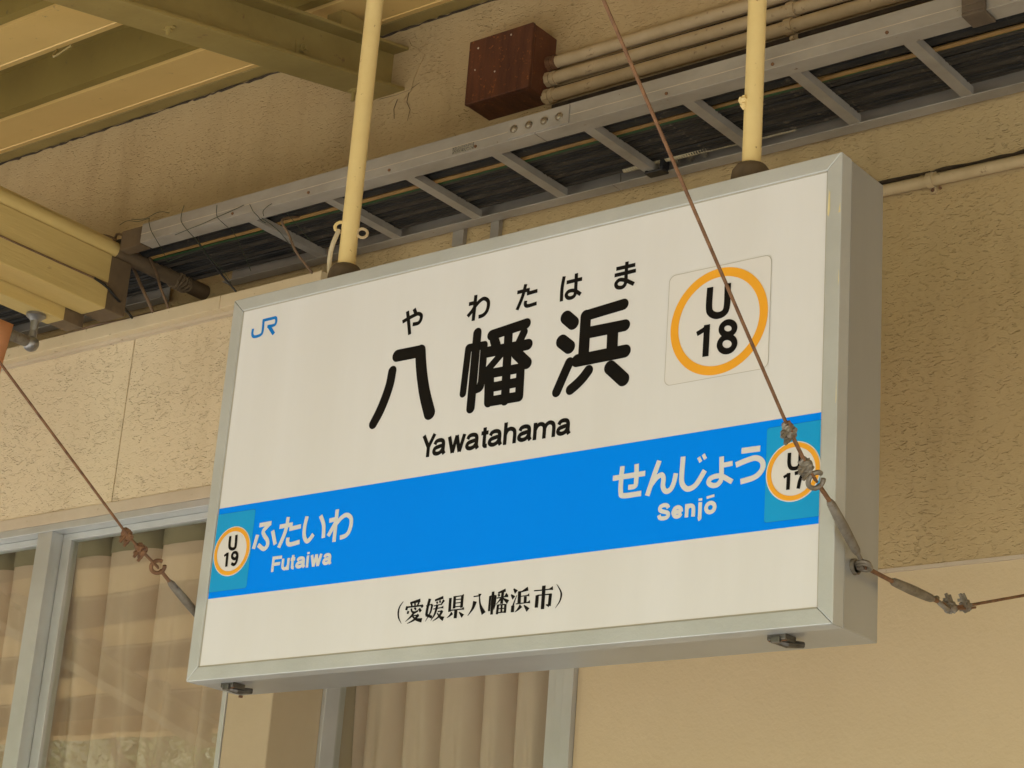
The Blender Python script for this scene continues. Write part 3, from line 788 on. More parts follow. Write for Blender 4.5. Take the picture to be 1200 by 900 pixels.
LETTERS = {
  'name_kanji': [
    ('R', [28.1], [(526.6, 674.6), (591.6, 674.1)]),
    ('r', [28.7, 29.2, 29.2, 29.8, 30.4], [(591.5, 674.6), (595.9, 647.1), (603.9, 611.4), (615.3, 573), (632.9, 528.7)]),
    ('r', [23.4, 24.0, 24.6, 24.6, 23.4], [(516.4, 641.4), (512.7, 611.2), (503.2, 580.5), (491.2, 552.8), (476.1, 527.5)]),
    ('R', [17.5], [(724.3, 656.9), (719.9, 558.2)]),
    ('R', [18.7], [(725.1, 658), (766.6, 657.4)]),
    ('R', [18.7], [(766.6, 657.4), (767.2, 573.2)]),
    ('r', [19.9], [(766.3, 573.3), (763.9, 565), (754.5, 562.7)]),
    ('R', [22.2], [(745.4, 688.7), (743.9, 522.2)]),
    ('R', [23.4], [(784.6, 676.5), (873.8, 686.2)]),
    ('R', [23.4], [(792.3, 665.3), (799.2, 649.8)]),
    ('R', [19.9], [(869, 668.1), (857.8, 646.4)]),
    ('R', [22.2], [(828.7, 680.3), (833.2, 525.8)]),
    ('R', [24.6], [(772.3, 640.3), (881.8, 639)]),
    ('R', [17.5], [(819.1, 634.4), (778, 597.6)]),
    ('R', [25.7], [(853.9, 624.7), (882.5, 598.4)]),
    ('R', [24.6], [(787, 591.1), (791, 529.4)]),
    ('R', [21.1], [(787, 591.1), (867.8, 590.3)]),
    ('R', [21.1], [(867.8, 590.3), (869.4, 528)]),
    ('R', [21.1], [(790, 560.1), (868.5, 560.2)]),
    ('R', [22.2], [(791.8, 529.7), (868.2, 528.7)]),
    ('R', [29.2], [(975.5, 681.5), (993.4, 665.9)]),
    ('R', [29.2], [(968.5, 630.9), (987.9, 615.3)]),
    ('r', [22.2], [(991.1, 581.9), (978.2, 554.8), (963.9, 523.7)]),
    ('r', [24.0], [(1026.3, 676.1), (1046.6, 678), (1115.7, 683.6)]),
    ('R', [26.3], [(1024.5, 675.7), (1025, 587.6)]),
    ('R', [25.2], [(1029.1, 638.2), (1121.6, 638)]),
    ('R', [26.9], [(1093.2, 634), (1094.1, 588.5)]),
    ('R', [27.5], [(1009.9, 582.6), (1125.8, 583.1)]),
    ('r', [22.8], [(1039.6, 556.9), (1027.5, 543.8), (1013.7, 532.7), (998.4, 523.3)]),
    ('R', [29.2], [(1092.5, 554.5), (1125.2, 524.6)]),
  ],
  'name_kana': [
    ('b', [8.9], [(531.7, 751.4), (547.3, 756.5), (563.6, 760.8), (575.4, 762.6), (584, 757.1), (583.9, 747.3), (577.5, 740.6), (561.9, 740.4)]),
    ('b', [8.9], [(561.8, 776.5), (568.5, 764.2)]),
    ('b', [8.9], [(543.4, 774.4), (549.8, 747.5), (556.2, 718.1)]),
    ('b', [8.9], [(732.5, 776.2), (730.8, 718)]),
    ('b', [8.9], [(715.4, 758.5), (736.5, 758.8)]),
    ('b', [8.9], [(735.2, 756.4), (727.8, 743.3), (714.8, 730.7)]),
    ('b', [8.9], [(731.7, 749.3), (744.4, 760), (755.5, 763.6), (766.1, 757.3), (769, 746.2), (765.8, 733.4), (756.9, 726), (744.6, 724.5)]),
    ('b', [8.4], [(843.7, 760.5), (876.1, 760.9)]),
    ('b', [8.4], [(864.6, 775.1), (858.6, 749.1), (846.7, 721)]),
    ('b', [8.4], [(869.5, 752.8), (896.6, 754.5)]),
    ('b', [8.4], [(867.9, 737.8), (867.1, 730.3), (873.4, 725.1), (896.7, 726.8)]),
    ('b', [8.4], [(962.8, 773.5), (959.5, 747.4), (960.1, 718.9)]),
    ('b', [8.4], [(970.1, 758.4), (1009, 759)]),
    ('b', [8.4], [(993.7, 774), (994.3, 748.2), (993.8, 728.5), (986.3, 722.4), (976.2, 723.8), (971.4, 731.5), (978, 737.7), (992.4, 736.2), (1007.9, 725.3)]),
    ('b', [8.4], [(1092.6, 763.8), (1138.7, 763.9)]),
    ('b', [8.4], [(1089.4, 750.2), (1140.9, 751)]),
    ('b', [8.4], [(1118, 774.7), (1117.5, 748.8), (1117.4, 729.3), (1110.6, 721.3), (1098.1, 723.3), (1094.2, 731.8), (1102.6, 738.3), (1118, 734), (1137.8, 722.6)]),
  ],
  'name_roman': [
    ('B', [8.9], [(623.8, 480.1), (638.5, 453)]),
    ('B', [8.9], [(653.3, 480.1), (638.5, 453)]),
    ('B', [8.9], [(638.5, 454.8), (638.5, 431.1)]),
    ('b', [8.9], [(655.9, 456.2), (659.5, 462.2), (667.7, 464.2), (675.9, 462.2), (679.2, 455.6), (679.2, 442.6), (680, 437.7), (683, 432.4)]),
    ('b', [8.9], [(679.2, 452.1), (668.2, 450.4), (657.8, 447.8), (654.6, 441.7), (657.8, 436.8), (665, 435.4), (673.2, 438.2), (679.2, 445.8)]),
    ('B', [8.9], [(694.1, 468.2), (704.9, 431.4)]),
    ('B', [8.9], [(704.9, 431.4), (714.2, 468.2)]),
    ('B', [8.9], [(714.2, 468.2), (723.4, 431.4)]),
    ('B', [8.9], [(723.4, 431.4), (734.3, 468.2)]),
    ('b', [8.9], [(743.8, 455.3), (747.5, 461.3), (755.8, 463.2), (764.1, 461.3), (767.5, 454.7), (767.5, 441.9), (768.3, 437), (771.4, 431.8)]),
    ('b', [8.9], [(767.5, 451.3), (756.4, 449.6), (745.8, 447), (742.4, 441), (745.8, 436.2), (753, 434.8), (761.4, 437.6), (767.5, 445)]),
    ('b', [8.9], [(787.3, 474.7), (787.3, 440.2), (788.2, 436), (790.8, 434.6), (795.3, 434.6)]),
    ('B', [8.9], [(778.6, 462.8), (797.1, 462.8)]),
    ('b', [8.9], [(802.7, 454.7), (806.4, 460.6), (814.9, 462.6), (823.4, 460.6), (826.8, 454.1), (826.8, 441.5), (827.7, 436.7), (830.8, 431.5)]),
    ('b', [8.9], [(826.8, 450.7), (815.4, 449.1), (804.7, 446.5), (801.2, 440.6), (804.7, 435.9), (812, 434.4), (820.6, 437.3), (826.8, 444.6)]),
    ('B', [8.9], [(841.2, 477.3), (841.2, 429.7)]),
    ('b', [8.9], [(841.2, 451), (846.1, 459.4), (853.3, 462.2), (861.7, 459.4), (865.4, 451.5), (865.4, 429.7)]),
    ('b', [8.9], [(878.4, 453.9), (882.1, 459.7), (890.4, 461.6), (898.7, 459.7), (902.1, 453.3), (902.1, 440.9), (902.9, 436.2), (906, 431)]),
    ('b', [8.9], [(902.1, 450), (891, 448.4), (880.4, 445.9), (877, 440), (880.4, 435.3), (887.6, 434), (896, 436.7), (902.1, 443.9)]),
    ('B', [8.9], [(916.8, 465.6), (916.8, 429.2)]),
    ('b', [8.9], [(916.8, 450.2), (921.5, 457.8), (928.9, 461.2), (936.8, 458.4), (940, 450.7), (940, 429.2)]),
    ('b', [8.9], [(940, 450.2), (944.7, 457.8), (952.1, 461.2), (960, 458.4), (963.3, 450.7), (963.3, 429.2)]),
    ('b', [8.9], [(975.5, 452.9), (979, 458.6), (987, 460.6), (995.1, 458.6), (998.3, 452.4), (998.3, 440.2), (999.1, 435.5), (1002, 430.3)]),
    ('b', [8.9], [(998.3, 449.1), (987.6, 447.5), (977.4, 445), (974.2, 439.3), (977.4, 434.7), (984.3, 433.4), (992.4, 436.1), (998.3, 443.1)]),
  ],
  'previous_kana': [
    ('b', [9.9], [(168.4, 337.4), (204.8, 338.4)]),
    ('b', [9.9], [(200.7, 338), (183.3, 323.6), (185.7, 313.9), (198.2, 300), (200.1, 288.4), (189.9, 281.5), (171.3, 292.5)]),
    ('b', [9.9], [(166.1, 316), (158.4, 285)]),
    ('b', [9.9], [(211, 320.5), (223.9, 287.9)]),
    ('b', [9.9], [(231.2, 327), (270.3, 328)]),
    ('b', [9.9], [(254.6, 346.2), (250.4, 314.1), (235.7, 279.4)]),
    ('b', [9.9], [(262.1, 318.6), (296.1, 320.8)]),
    ('b', [9.9], [(260.9, 299.5), (261, 289.1), (268.8, 283.1), (297.2, 285.9)]),
    ('b', [9.9], [(311.3, 341.4), (307.4, 318.1), (309.1, 297.3), (317.6, 285.5), (325.5, 287.3), (336, 298.5)]),
    ('b', [9.9], [(351.4, 338.2), (363.1, 315.9), (366.4, 287)]),
    ('b', [9.9], [(398.1, 346.7), (398.2, 275)]),
    ('b', [9.9], [(378.3, 324), (403.1, 325.7)]),
    ('b', [9.9], [(399.6, 322), (391, 307.7), (379.6, 290)]),
    ('b', [9.9], [(398.2, 313), (411.1, 325.2), (426.2, 331.2), (439.9, 323.5), (442.9, 309), (438.7, 293.3), (429.8, 285.2), (414.3, 282.4)]),
  ],
  'previous_roman': [
    ('B', [7.3], [(224, 260.9), (224, 226.5)]),
    ('B', [7.3], [(224, 257.3), (249.1, 257.3)]),
    ('B', [7.3], [(224, 243.3), (245.7, 243.3)]),
    ('b', [7.3], [(253.6, 253.1), (253.6, 236.8), (256.1, 232), (261, 230), (266.7, 232), (270, 237.8)]),
    ('B', [7.3], [(270, 253.1), (270, 226.4)]),
    ('b', [7.3], [(282.6, 258.2), (282.6, 233.9), (283.2, 231), (285.1, 230), (288.2, 230)]),
    ('B', [7.3], [(276.5, 249.2), (289.4, 249.2)]),
    ('b', [7.3], [(297.1, 243.8), (300, 247.8), (306.5, 249.2), (313, 247.8), (315.6, 243.4), (315.6, 234.8), (316.2, 231.5), (318.6, 227.4)]),
    ('b', [7.3], [(315.6, 241.1), (306.9, 239.9), (298.7, 238.2), (296, 234.2), (298.7, 230.9), (304.3, 230), (310.8, 231.9), (315.6, 236.9)]),
    ('B', [7.3], [(327.2, 252.6), (327.2, 226.2)]),
    ('B', [7.3], [(327.2, 260.3), (327.2, 255.5)]),
    ('B', [7.3], [(338, 252.5), (345.5, 226.7)]),
    ('B', [7.3], [(345.5, 226.7), (351.8, 252.5)]),
    ('B', [7.3], [(351.8, 252.5), (358.1, 226.7)]),
    ('B', [7.3], [(358.1, 226.7), (365.5, 252.5)]),
    ('b', [7.3], [(375.6, 243.3), (378, 247.2), (383.6, 248.6), (389.2, 247.2), (391.5, 242.9), (391.5, 234.4), (392, 231.3), (394.1, 227.1)]),
    ('b', [7.3], [(391.5, 240.7), (384, 239.5), (376.9, 237.8), (374.6, 233.9), (376.9, 230.7), (381.8, 229.8), (387.4, 231.6), (391.5, 236.5)]),
  ],
  'next_kana': [
    ('b', [10.6], [(1115, 324.2), (1189.7, 324.7)]),
    ('b', [10.6], [(1136, 345.8), (1134.7, 318.4), (1135.4, 294.4), (1142.1, 286.2), (1183, 285.9)]),
    ('b', [10.2], [(1169, 346), (1169.9, 314), (1167.5, 302.3), (1152.2, 301.6)]),
    ('b', [10.8], [(1220.9, 345.7), (1209.9, 316.8), (1197, 279.4)]),
    ('b', [10.3], [(1202.1, 296.7), (1216.3, 312), (1227.5, 316.6), (1232.2, 308.7), (1231.9, 293), (1239, 282.9), (1249.4, 285.6), (1256.1, 297.8), (1259.9, 315.6)]),
    ('b', [10.8], [(1274.3, 346.4), (1273.1, 313.9), (1274.1, 295.5), (1282.1, 284.1), (1292.6, 281.5), (1306.9, 288.8), (1323.9, 313)]),
    ('b', [7.0], [(1308.7, 340.5), (1314.2, 330.6)]),
    ('b', [7.0], [(1318.8, 344.9), (1324.2, 335)]),
    ('b', [9.9], [(1359.5, 335), (1360.7, 302.5), (1360.1, 289.8), (1352.4, 281.7), (1340.8, 281.9), (1333.2, 288.5), (1338.7, 296.4), (1358.9, 297.6), (1384.5, 283.1)]),
    ('b', [9.7], [(1360.3, 317.5), (1383.8, 318.8)]),
    ('b', [11.3], [(1401.8, 340.3), (1441.6, 339.5)]),
    ('b', [10.8], [(1390.6, 314.8), (1412.4, 320.1), (1432.1, 322.6), (1445.1, 315.8), (1448.9, 303.8), (1441.7, 292), (1427.9, 284.9), (1402, 281.1)]),
  ],
  'next_roman': [
    ('b', [8.0], [(1246.6, 249.7), (1243.4, 254.6), (1236.6, 256.3), (1229.4, 254.2), (1227.3, 249.3), (1231.1, 245.4), (1238.7, 243), (1245.5, 240), (1247, 235.8), (1243.4, 231.7), (1236, 230.6), (1228.5, 232.5), (1226, 238.1)]),
    ('B', [8.0], [(1258.2, 239.6), (1276.2, 239.6)]),
    ('b', [8.0], [(1275.3, 238.9), (1274.6, 244.3), (1271.2, 247.7), (1266.8, 248.6), (1261.6, 246.8), (1258.2, 241.4), (1258.2, 237.4), (1261.3, 232.4), (1266.8, 230.6), (1271.9, 231.7), (1275.3, 236)]),
    ('B', [8.0], [(1287.7, 252.5), (1287.7, 226.6)]),
    ('b', [8.0], [(1287.7, 241.3), (1290.6, 246.7), (1295, 248.5), (1300.1, 246.7), (1302.3, 241.7), (1302.3, 226.6)]),
    ('b', [8.0], [(1316.9, 252.4), (1316.9, 225.3), (1316.3, 221.4), (1313.2, 220.3)]),
    ('B', [8.0], [(1316.9, 259.9), (1316.9, 255.2)]),
    ('o', [8.0], [(1339.4, 248.3), (1332.9, 245.8), (1330.1, 239.4), (1332.9, 233.1), (1339.4, 230.6), (1345.9, 233.1), (1348.7, 239.4), (1345.9, 245.8)]),
    ('B', [5], [(1330.3, 259.3), (1347, 261.7)]),
  ],
  'number_left': [
    ('b', [7.4], [(82, 321.7), (82.4, 301.8), (86, 294.1), (93.6, 291.1), (101.1, 292.9), (102.4, 300.9), (101, 322.5)]),
    ('b', [7.4], [(79.5, 284.3), (81, 252.1)]),
    ('b', [5.3], [(70.2, 277.6), (79.6, 281.9)]),
    ('b', [6.8], [(110.7, 272), (105.7, 267.3), (97.7, 270.5), (95.4, 276.7), (99.1, 281.8), (106.6, 281.5), (111.5, 275), (111.4, 262), (105.6, 254.3), (95.9, 257.9)]),
  ],
  'number_right': [
    ('b', [7.4], [(1504.1, 322.3), (1503.9, 302.3), (1507.8, 293.5), (1515.8, 291.2), (1523.4, 293.3), (1526, 300.7), (1526.5, 321.9)]),
    ('b', [7.4], [(1503.6, 284.3), (1502.9, 252.9)]),
    ('b', [5.5], [(1493.3, 277.3), (1503.4, 281.7)]),
    ('b', [6.9], [(1516.1, 281.6), (1537.2, 284)]),
    ('b', [7.2], [(1535, 282.2), (1527.5, 268.3), (1524.1, 252.3)]),
  ],
  'number_main': [
    ('b', [14.3], [(1318.3, 680.4), (1317.4, 640.5), (1322.2, 626.5), (1336.1, 619), (1351.6, 621.8), (1357.7, 636.1), (1357.7, 680.9)]),
    ('b', [13.8], [(1314.8, 604.3), (1314.2, 539.6)]),
    ('b', [10.1], [(1292.6, 589), (1313.4, 597.1)]),
    ('o', [12.7], [(1376.6, 586.8), (1374.2, 579.8), (1367.1, 576), (1358.2, 576.7), (1350.8, 581.8), (1347.6, 589.4), (1350.1, 596.4), (1357.2, 600.3), (1366.1, 599.5), (1373.5, 594.4)]),
    ('o', [12.7], [(1378, 555.3), (1375.2, 547.1), (1367.2, 542.5), (1357.1, 543.3), (1348.6, 549.2), (1345, 558), (1347.8, 566.3), (1355.8, 570.9), (1366, 570), (1374.5, 564.1)]),
  ],
  'logo': [
    ('b', [7.2], [(70.2, 817.9), (70, 805.3), (74.7, 798.1), (85, 796.3), (97.8, 798.3), (102.6, 805.8), (101.9, 833.9)]),
    ('b', [7.2], [(98.3, 832.7), (126.4, 833), (139.1, 832.8), (142.6, 828.6), (143.2, 820.9), (138.2, 814.8), (116.5, 815.2)]),
    ('B', [9], [(121.1, 815.1), (140.6, 792.5)]),
  ],
  'city_name': [
    ('b', [1.4, 3.5, 4.5, 3.5, 1.0], [(609, 127.5), (600.4, 117.1), (598, 105.5), (600.9, 93.4), (609.2, 81.6)]),
    ('b', [4.4, 7.3], [(627.8, 122.3), (654.6, 125.9)]),
    ('b', [4.4], [(631, 120.9), (633.6, 116)]),
    ('b', [4.4], [(640.8, 121.8), (641.7, 116.4)]),
    ('b', [4.4], [(651.5, 122.6), (648.3, 115.3)]),
    ('b', [6.1], [(621, 116.5), (618.9, 108.4)]),
    ('b', [3.5], [(620.5, 114.4), (662.6, 114.6)]),
    ('b', [6.1], [(662.8, 115.4), (658.6, 110.9)]),
    ('b', [5.2], [(625.2, 106.1), (623.6, 100.3)]),
    ('b', [4.4], [(632.2, 110.8), (635.3, 104.1), (643.1, 102), (651, 104.7)]),
    ('b', [4.4], [(640.4, 111.8), (645.2, 107.1)]),
    ('b', [6.3], [(652.8, 109), (658.4, 102.1)]),
    ('b', [6.1, 4.5, 1.0], [(640.8, 101.8), (632, 93.2), (619.4, 84.8)]),
    ('b', [2.6], [(636.3, 95.2), (654.3, 95.8)]),
    ('b', [7.3, 4.9, 1.4], [(653.1, 96.3), (641.9, 86.5), (624.5, 80.1)]),
    ('b', [3.1, 5.2, 9.4], [(636.4, 94.6), (647.8, 87.2), (663.2, 83.8)]),
    ('b', [7.3, 6.6, 7.0], [(679.5, 126.8), (675.3, 108.2), (674, 93.8)]),
    ('b', [2.3], [(671.1, 112.7), (687.3, 114.8)]),
    ('b', [5.6, 4.5, 0.9], [(687.3, 114.4), (683.9, 98.2), (672.5, 80.5)]),
    ('b', [5.9], [(672.4, 94.2), (689.5, 88.2)]),
    ('b', [4.5, 6.3], [(693.1, 122.1), (714.8, 126.7)]),
    ('b', [4.4], [(697.9, 119.1), (701, 115.1)]),
    ('b', [4.4], [(705.8, 121.3), (708.2, 116.1)]),
    ('b', [6.3, 2.8], [(717.2, 120.9), (709.9, 111.3)]),
    ('b', [2.3], [(691.4, 110.9), (713.4, 112.9)]),
    ('b', [2.4, 2.4, 5.9], [(690.6, 104.6), (709.8, 105.7), (717, 106.5)]),
    ('b', [6.6, 5.2, 0.9], [(700.8, 113), (696.2, 94.8), (686.6, 81.1)]),
    ('b', [2.6], [(703.2, 98.3), (715.7, 99)]),
    ('b', [7.3, 4.9, 1.0], [(714.9, 99.2), (707.3, 88.1), (692, 79.5)]),
    ('b', [2.6, 5.2, 9.4], [(702, 95.5), (710.4, 86.6), (720, 82.1)]),
    ('b', [7.3], [(733.3, 123.8), (733.7, 95.4)]),
    ('b', [7.0], [(744.3, 126.6), (744.8, 101.1)]),
    ('b', [7.0], [(764, 126.6), (763.7, 101.2)]),
    ('b', [7.0], [(763.6, 127.2), (765, 124.7)]),
    ('b', [2.3], [(744.4, 125.1), (764.1, 125.6)]),
    ('b', [2.1], [(744.4, 118.8), (764, 118.9)]),
    ('b', [2.1], [(745.1, 111.8), (764, 112)]),
    ('b', [2.3], [(745.2, 104.2), (764.1, 104.4)]),
    ('b', [2.6, 2.6, 6.3], [(731.9, 98.1), (764, 98.2), (770.9, 99.2)]),
    ('b', [8.0], [(750.3, 97.7), (750.2, 80.8)]),
    ('b', [8.0, 4.2, 0.9], [(741, 92.7), (735.3, 87.5), (727.9, 83.4)]),
    ('b', [2.4, 8.7], [(758.8, 92.6), (769.2, 83.5)]),
    ('b', [9.8, 6.3, 1.0], [(797.4, 111.1), (793, 97.5), (781.6, 83)]),
    ('b', [2.6], [(792.8, 121.1), (809.3, 121.6)]),
    ('b', [8.7, 3.5], [(808.6, 125.4), (808, 120.3)]),
    ('b', [2.4, 4.5, 10.5], [(807.4, 122.1), (811.5, 102.8), (821.9, 84.2)]),
    ('b', [6.6], [(841.7, 126.7), (841.9, 80.6)]),
    ('b', [5.6], [(835.1, 118.4), (834.9, 88)]),
    ('b', [2.4], [(834.7, 118.1), (848.9, 118.3)]),
    ('b', [5.9], [(848.4, 118.4), (847.4, 99.7)]),
    ('b', [5.9, 1.7], [(847.4, 99.7), (846.6, 90)]),
    ('b', [3.5, 6.6], [(854.1, 122.8), (872.8, 127)]),
    ('b', [4.9], [(855.7, 120.8), (858.1, 115.6)]),
    ('b', [5.9, 2.4], [(877, 119.2), (871.2, 114.4)]),
    ('b', [2.4, 2.4, 5.6], [(851.5, 112.7), (872.6, 113.8), (880.2, 114.9)]),
    ('b', [7.0], [(866.2, 125.1), (864.9, 100.2)]),
    ('b', [5.2, 1.0], [(863.3, 111.4), (851.4, 99.9)]),
    ('b', [2.6, 9.1], [(868, 110.9), (881, 102.2)]),
    ('b', [5.9], [(856.5, 99.4), (855.5, 79.9)]),
    ('b', [5.9], [(875, 98.6), (874.9, 81.2)]),
    ('b', [4.9], [(865.5, 99.2), (865.8, 82.2)]),
    ('b', [2.6], [(856.4, 98.5), (874.8, 98.2)]),
    ('b', [2.3], [(855.8, 90.7), (874.8, 90.9)]),
    ('b', [2.6], [(855.8, 82.8), (874.8, 83.4)]),
    ('b', [2.8, 9.4], [(892.4, 127.8), (899.8, 120.3)]),
    ('b', [2.8, 9.4], [(887.3, 116.6), (894.7, 109.1)]),
    ('b', [1.4, 2.8, 4.5], [(901.8, 114.1), (897.4, 103.8), (893.2, 91.7)]),
    ('b', [8.0], [(893.6, 93.9), (893.4, 80.9)]),
    ('b', [8.0], [(907.8, 121.5), (908.4, 97.4)]),
    ('b', [2.1, 8.4], [(911, 119.5), (928.2, 124.7)]),
    ('b', [2.1, 2.1, 6.6], [(909.3, 110.9), (925.9, 111.4), (932.1, 112.2)]),
    ('b', [7.3], [(922.7, 110), (922.9, 97.6)]),
    ('b', [2.4, 2.4, 7.0], [(900.5, 96.9), (927.2, 97.1), (935.1, 98.4)]),
    ('b', [9.1, 4.9, 0.9], [(913.5, 92.4), (906.7, 85.5), (899.3, 80.4)]),
    ('b', [2.4, 9.8], [(920.7, 92.7), (931.6, 81.9)]),
    ('b', [8.7], [(966.2, 127.3), (966.2, 118.8)]),
    ('b', [2.4, 2.4, 2.4, 8.0], [(942.9, 119.1), (963.9, 118.6), (978.9, 118.9), (988.6, 120.3)]),
    ('b', [8.4], [(966.5, 118.7), (966.6, 80.7)]),
    ('b', [8.0], [(951.7, 109.6), (951.4, 85)]),
    ('b', [2.6], [(951.7, 109.1), (985.2, 108.8)]),
    ('b', [7.7], [(983.3, 109.8), (982.2, 85.6)]),
    ('b', [5.9, 2.1], [(982.3, 86.2), (973.9, 89)]),
    ('b', [1.0, 3.1, 4.5, 3.1, 0.9], [(996.6, 127.4), (1006.4, 114.2), (1009.4, 105), (1006.8, 93), (997.3, 80.2)]),
  ],
}

def stroke(mb, item, yy):
    kind, ws, pts = item
    P = [Vector((a / 1000.0, b / 1000.0)) for a, b in pts]
    closed = kind == 'o'
    smooth_ = kind in 'rbo' and len(P) > 2
    Q = [p.to_2d() for p in spline([p.to_3d() for p in P], 7, closed)] if smooth_ else P
    m = len(Q)
    if len(ws) == 1:
        wv = [ws[0] / 2000.0] * m
    else:
        k = len(ws) - 1
        wv = []
        for i in range(m):
            t = i / (m - 1) * k
            a = min(int(t), k - 1)
            wv.append((ws[a] + (ws[a + 1] - ws[a]) * (t - a)) / 2000.0)
    L, R_ = [], []
    for i in range(m):
        if closed:
            t = Q[(i + 1) % m] - Q[i - 1]
        else:
            t = Q[min(i + 1, m - 1)] - Q[max(i - 1, 0)]
        t.normalize()
        nrm = Vector((-t.y, t.x)) * wv[i]
        L.append((*(Q[i] + nrm), yy - i * 0.0000012))
        R_.append((*(Q[i] - nrm), yy - i * 0.0000012))
    mb.add([(p[0], p[2], p[1]) for p in L + R_], [(m + i, m + (i + 1) % m, (i + 1) % m, i) for i in range(m if closed else m - 1)])
    if kind in 'rR':
        for e, sgn in ((0, -1), (m - 1, 1)):
            t = (Q[min(e + 1, m - 1)] - Q[max(e - 1, 0)]).normalized() * sgn
            a0 = math.atan2(t.y, t.x)
            ye = yy - e * 0.0000012
            fan = [(Q[e].x + wv[e] * math.cos(a0 + math.radians(a)), ye, Q[e].y + wv[e] * math.sin(a0 + math.radians(a))) for a in range(-90, 91, 15)]
            mb.add(fan, [tuple(range(len(fan)))])

def lettering(name, key, material, y):
    items = []
    for idx, it in enumerate(LETTERS[key]):
        hw = max(it[1]) / 2.0
        xs_ = [p[0] for p in it[2]]
        items.append((min(xs_) - hw, max(xs_) + hw, idx, it))
    items.sort(key=lambda q: q[0])
    groups, end = [], -1e9
    for q in items:                       # strokes that overlap sideways make one character
        if q[0] > end - 0.5:
            groups.append([])
            end = q[1]
        groups[-1].append(q)
        end = max(end, q[1])
    for gr in groups:
        mb = MB()
        for q in sorted(gr, key=lambda q: q[2]):
            stroke(mb, q[3], y - (q[2] % 10) * 0.00004)
        link(name, mb, material, sign)
for name, key, material in (('name_character', 'name_kanji', 'black'), ('reading_character', 'name_kana', 'black'), ('latin_letter', 'name_roman', 'black'),
                            ('kana_character', 'previous_kana', 'white'), ('latin_letter', 'previous_roman', 'white'),
                            ('kana_character', 'next_kana', 'white'), ('latin_letter', 'next_roman', 'white'),
                            ('station_number', 'number_left', 'black'), ('station_number', 'number_right', 'black'), ('station_number', 'number_main', 'black'),
                            ('railway_logo', 'logo', 'jr'), ('city_character', 'city_name', 'black')):
    lettering(name, key, material, {'previous_kana': 0.0029, 'previous_roman': 0.0029, 'next_kana': 0.0029, 'next_roman': 0.0029, 'number_left': 0.0015, 'number_right': 0.0015, 'number_main': 0.0022}.get(key, 0.0036))
# flecks of cream paint on the right rail
fl = MB()
for poly in ([(1.5735, 0.826), (1.5765, 0.82), (1.577, 0.785), (1.5745, 0.772), (1.5715, 0.776), (1.572, 0.797)], [(1.598, 0.797), (1.5985, 0.776), (1.594, 0.776)], [(1.597, 0.665), (1.5985, 0.64), (1.597, 0.628)], [(1.5975, 0.45), (1.5985, 0.41), (1.597, 0.40)]):
    fl.add([(x, -0.0006, z) for x, z in poly], [tuple(range(len(poly)))])
link('paint_fleck', fl, 'fleck', sign)
# toggle latches under the case
for lx, ly in ((0.094, 0.05), (1.470, 0.05)):
    lt = link('latch', MB().box(lx - 0.022, lx + 0.016, ly - 0.014, ly + 0.024, -0.010, 0.0015).box(lx - 0.012, lx + 0.006, ly - 0.018, ly - 0.010, -0.016, -0.004), 'latch_metal', sign, bevel=0.0015)
    link('toggle', MB().tube([(lx - 0.014, ly - 0.012, -0.009), (lx + 0.004, ly + 0.012, -0.012), (lx + 0.020, ly + 0.042, -0.009)], [0.005, 0.008, 0.006], 8), 'latch_metal', lt)
    link('hinge_pin', MB().tube([(lx - 0.022, ly - 0.006, -0.008), (lx + 0.014, ly - 0.006, -0.008)], 0.0035, 8), 'rust', lt)
link('drain_screw', MB().tube([(0.012, 0.158, 0.0), (0.012, 0.158, -0.004)], 0.005, 8), 'rust', sign)

# ------------------------------------------------------------------ poles that carry the sign
def pole(x, label, r):
    t = thing('hanging_pole', label, 'pole', (x, 0.082, H), 'cream poles the sign hangs from')
    link('pipe', MB().tube([(x, 0.082, H + 0.05), (x, 0.082, 1.16), (x, 0.082, deck_z(0.082) + 0.004)], r, 20), 'pole', t, smooth=True)
    c = MB()
    prof = [(0.041, -0.003), (0.040, 0.038), (0.038, 0.050), (0.030, 0.062), (0.024, 0.065)]
    c.tube([(x, 0.082, H + z) for _, z in prof], [q for q, _ in prof], 20)
    link('collar', c, 'rubber', t, smooth=True)
    link('top_plate', MB().box(x - 0.05, x + 0.05, 0.03, 0.135, deck_z(0.13) - 0.03, deck_z(0.03) - 0.001), 'beam', t)
    return t
pl_ = pole(0.269, 'cream pole with ring hooks and a pale cable above the logo end', 0.0205)
pr_ = pole(1.350, 'cream pole with a weld lump above the numbered ring sticker', 0.0190)
def ring(c, r, tr, ax, mb=None, a0=0.0, a1=6.2832, n=16):
    mb = mb or MB()
    c = Vector(c); ax = Vector(ax).normalized()
    u = ax.orthogonal().normalized(); v = ax.cross(u)
    full = a1 - a0 > 6.2
    k = n if full else n + 1
    pts = [c + (u * math.cos(a0 + (a1 - a0) * i / n) + v * math.sin(a0 + (a1 - a0) * i / n)) * r for i in range(k)]
    return mb.tube(pts, tr, 7, closed=full)
link('ring_hook', ring((0.247, 0.072, 1.063), 0.013, 0.004, (0.5, -0.8, 0.1)), 'pole', pl_, smooth=True)
link('ring_hook', ring((0.296, 0.095, 1.046), 0.012, 0.0035, (0.6, -0.7, 0.1)), 'conduit', pl_, smooth=True)
link('drop_cable', MB().tube(spline([(0.249, 0.066, 1.052), (0.248, 0.058, 1.03), (0.243, 0.054, 1.0), (0.241, 0.055, 0.965), (0.243, 0.06, 0.93)], 6), [0.0055] * 25, 8), 'cable_white', pl_, smooth=True)
link('weld_lump', MB().lump((1.336, 0.066, 1.105), 0.009, 3).lump((1.338, 0.066, 1.092), 0.007, 4), 'pole', pr_)
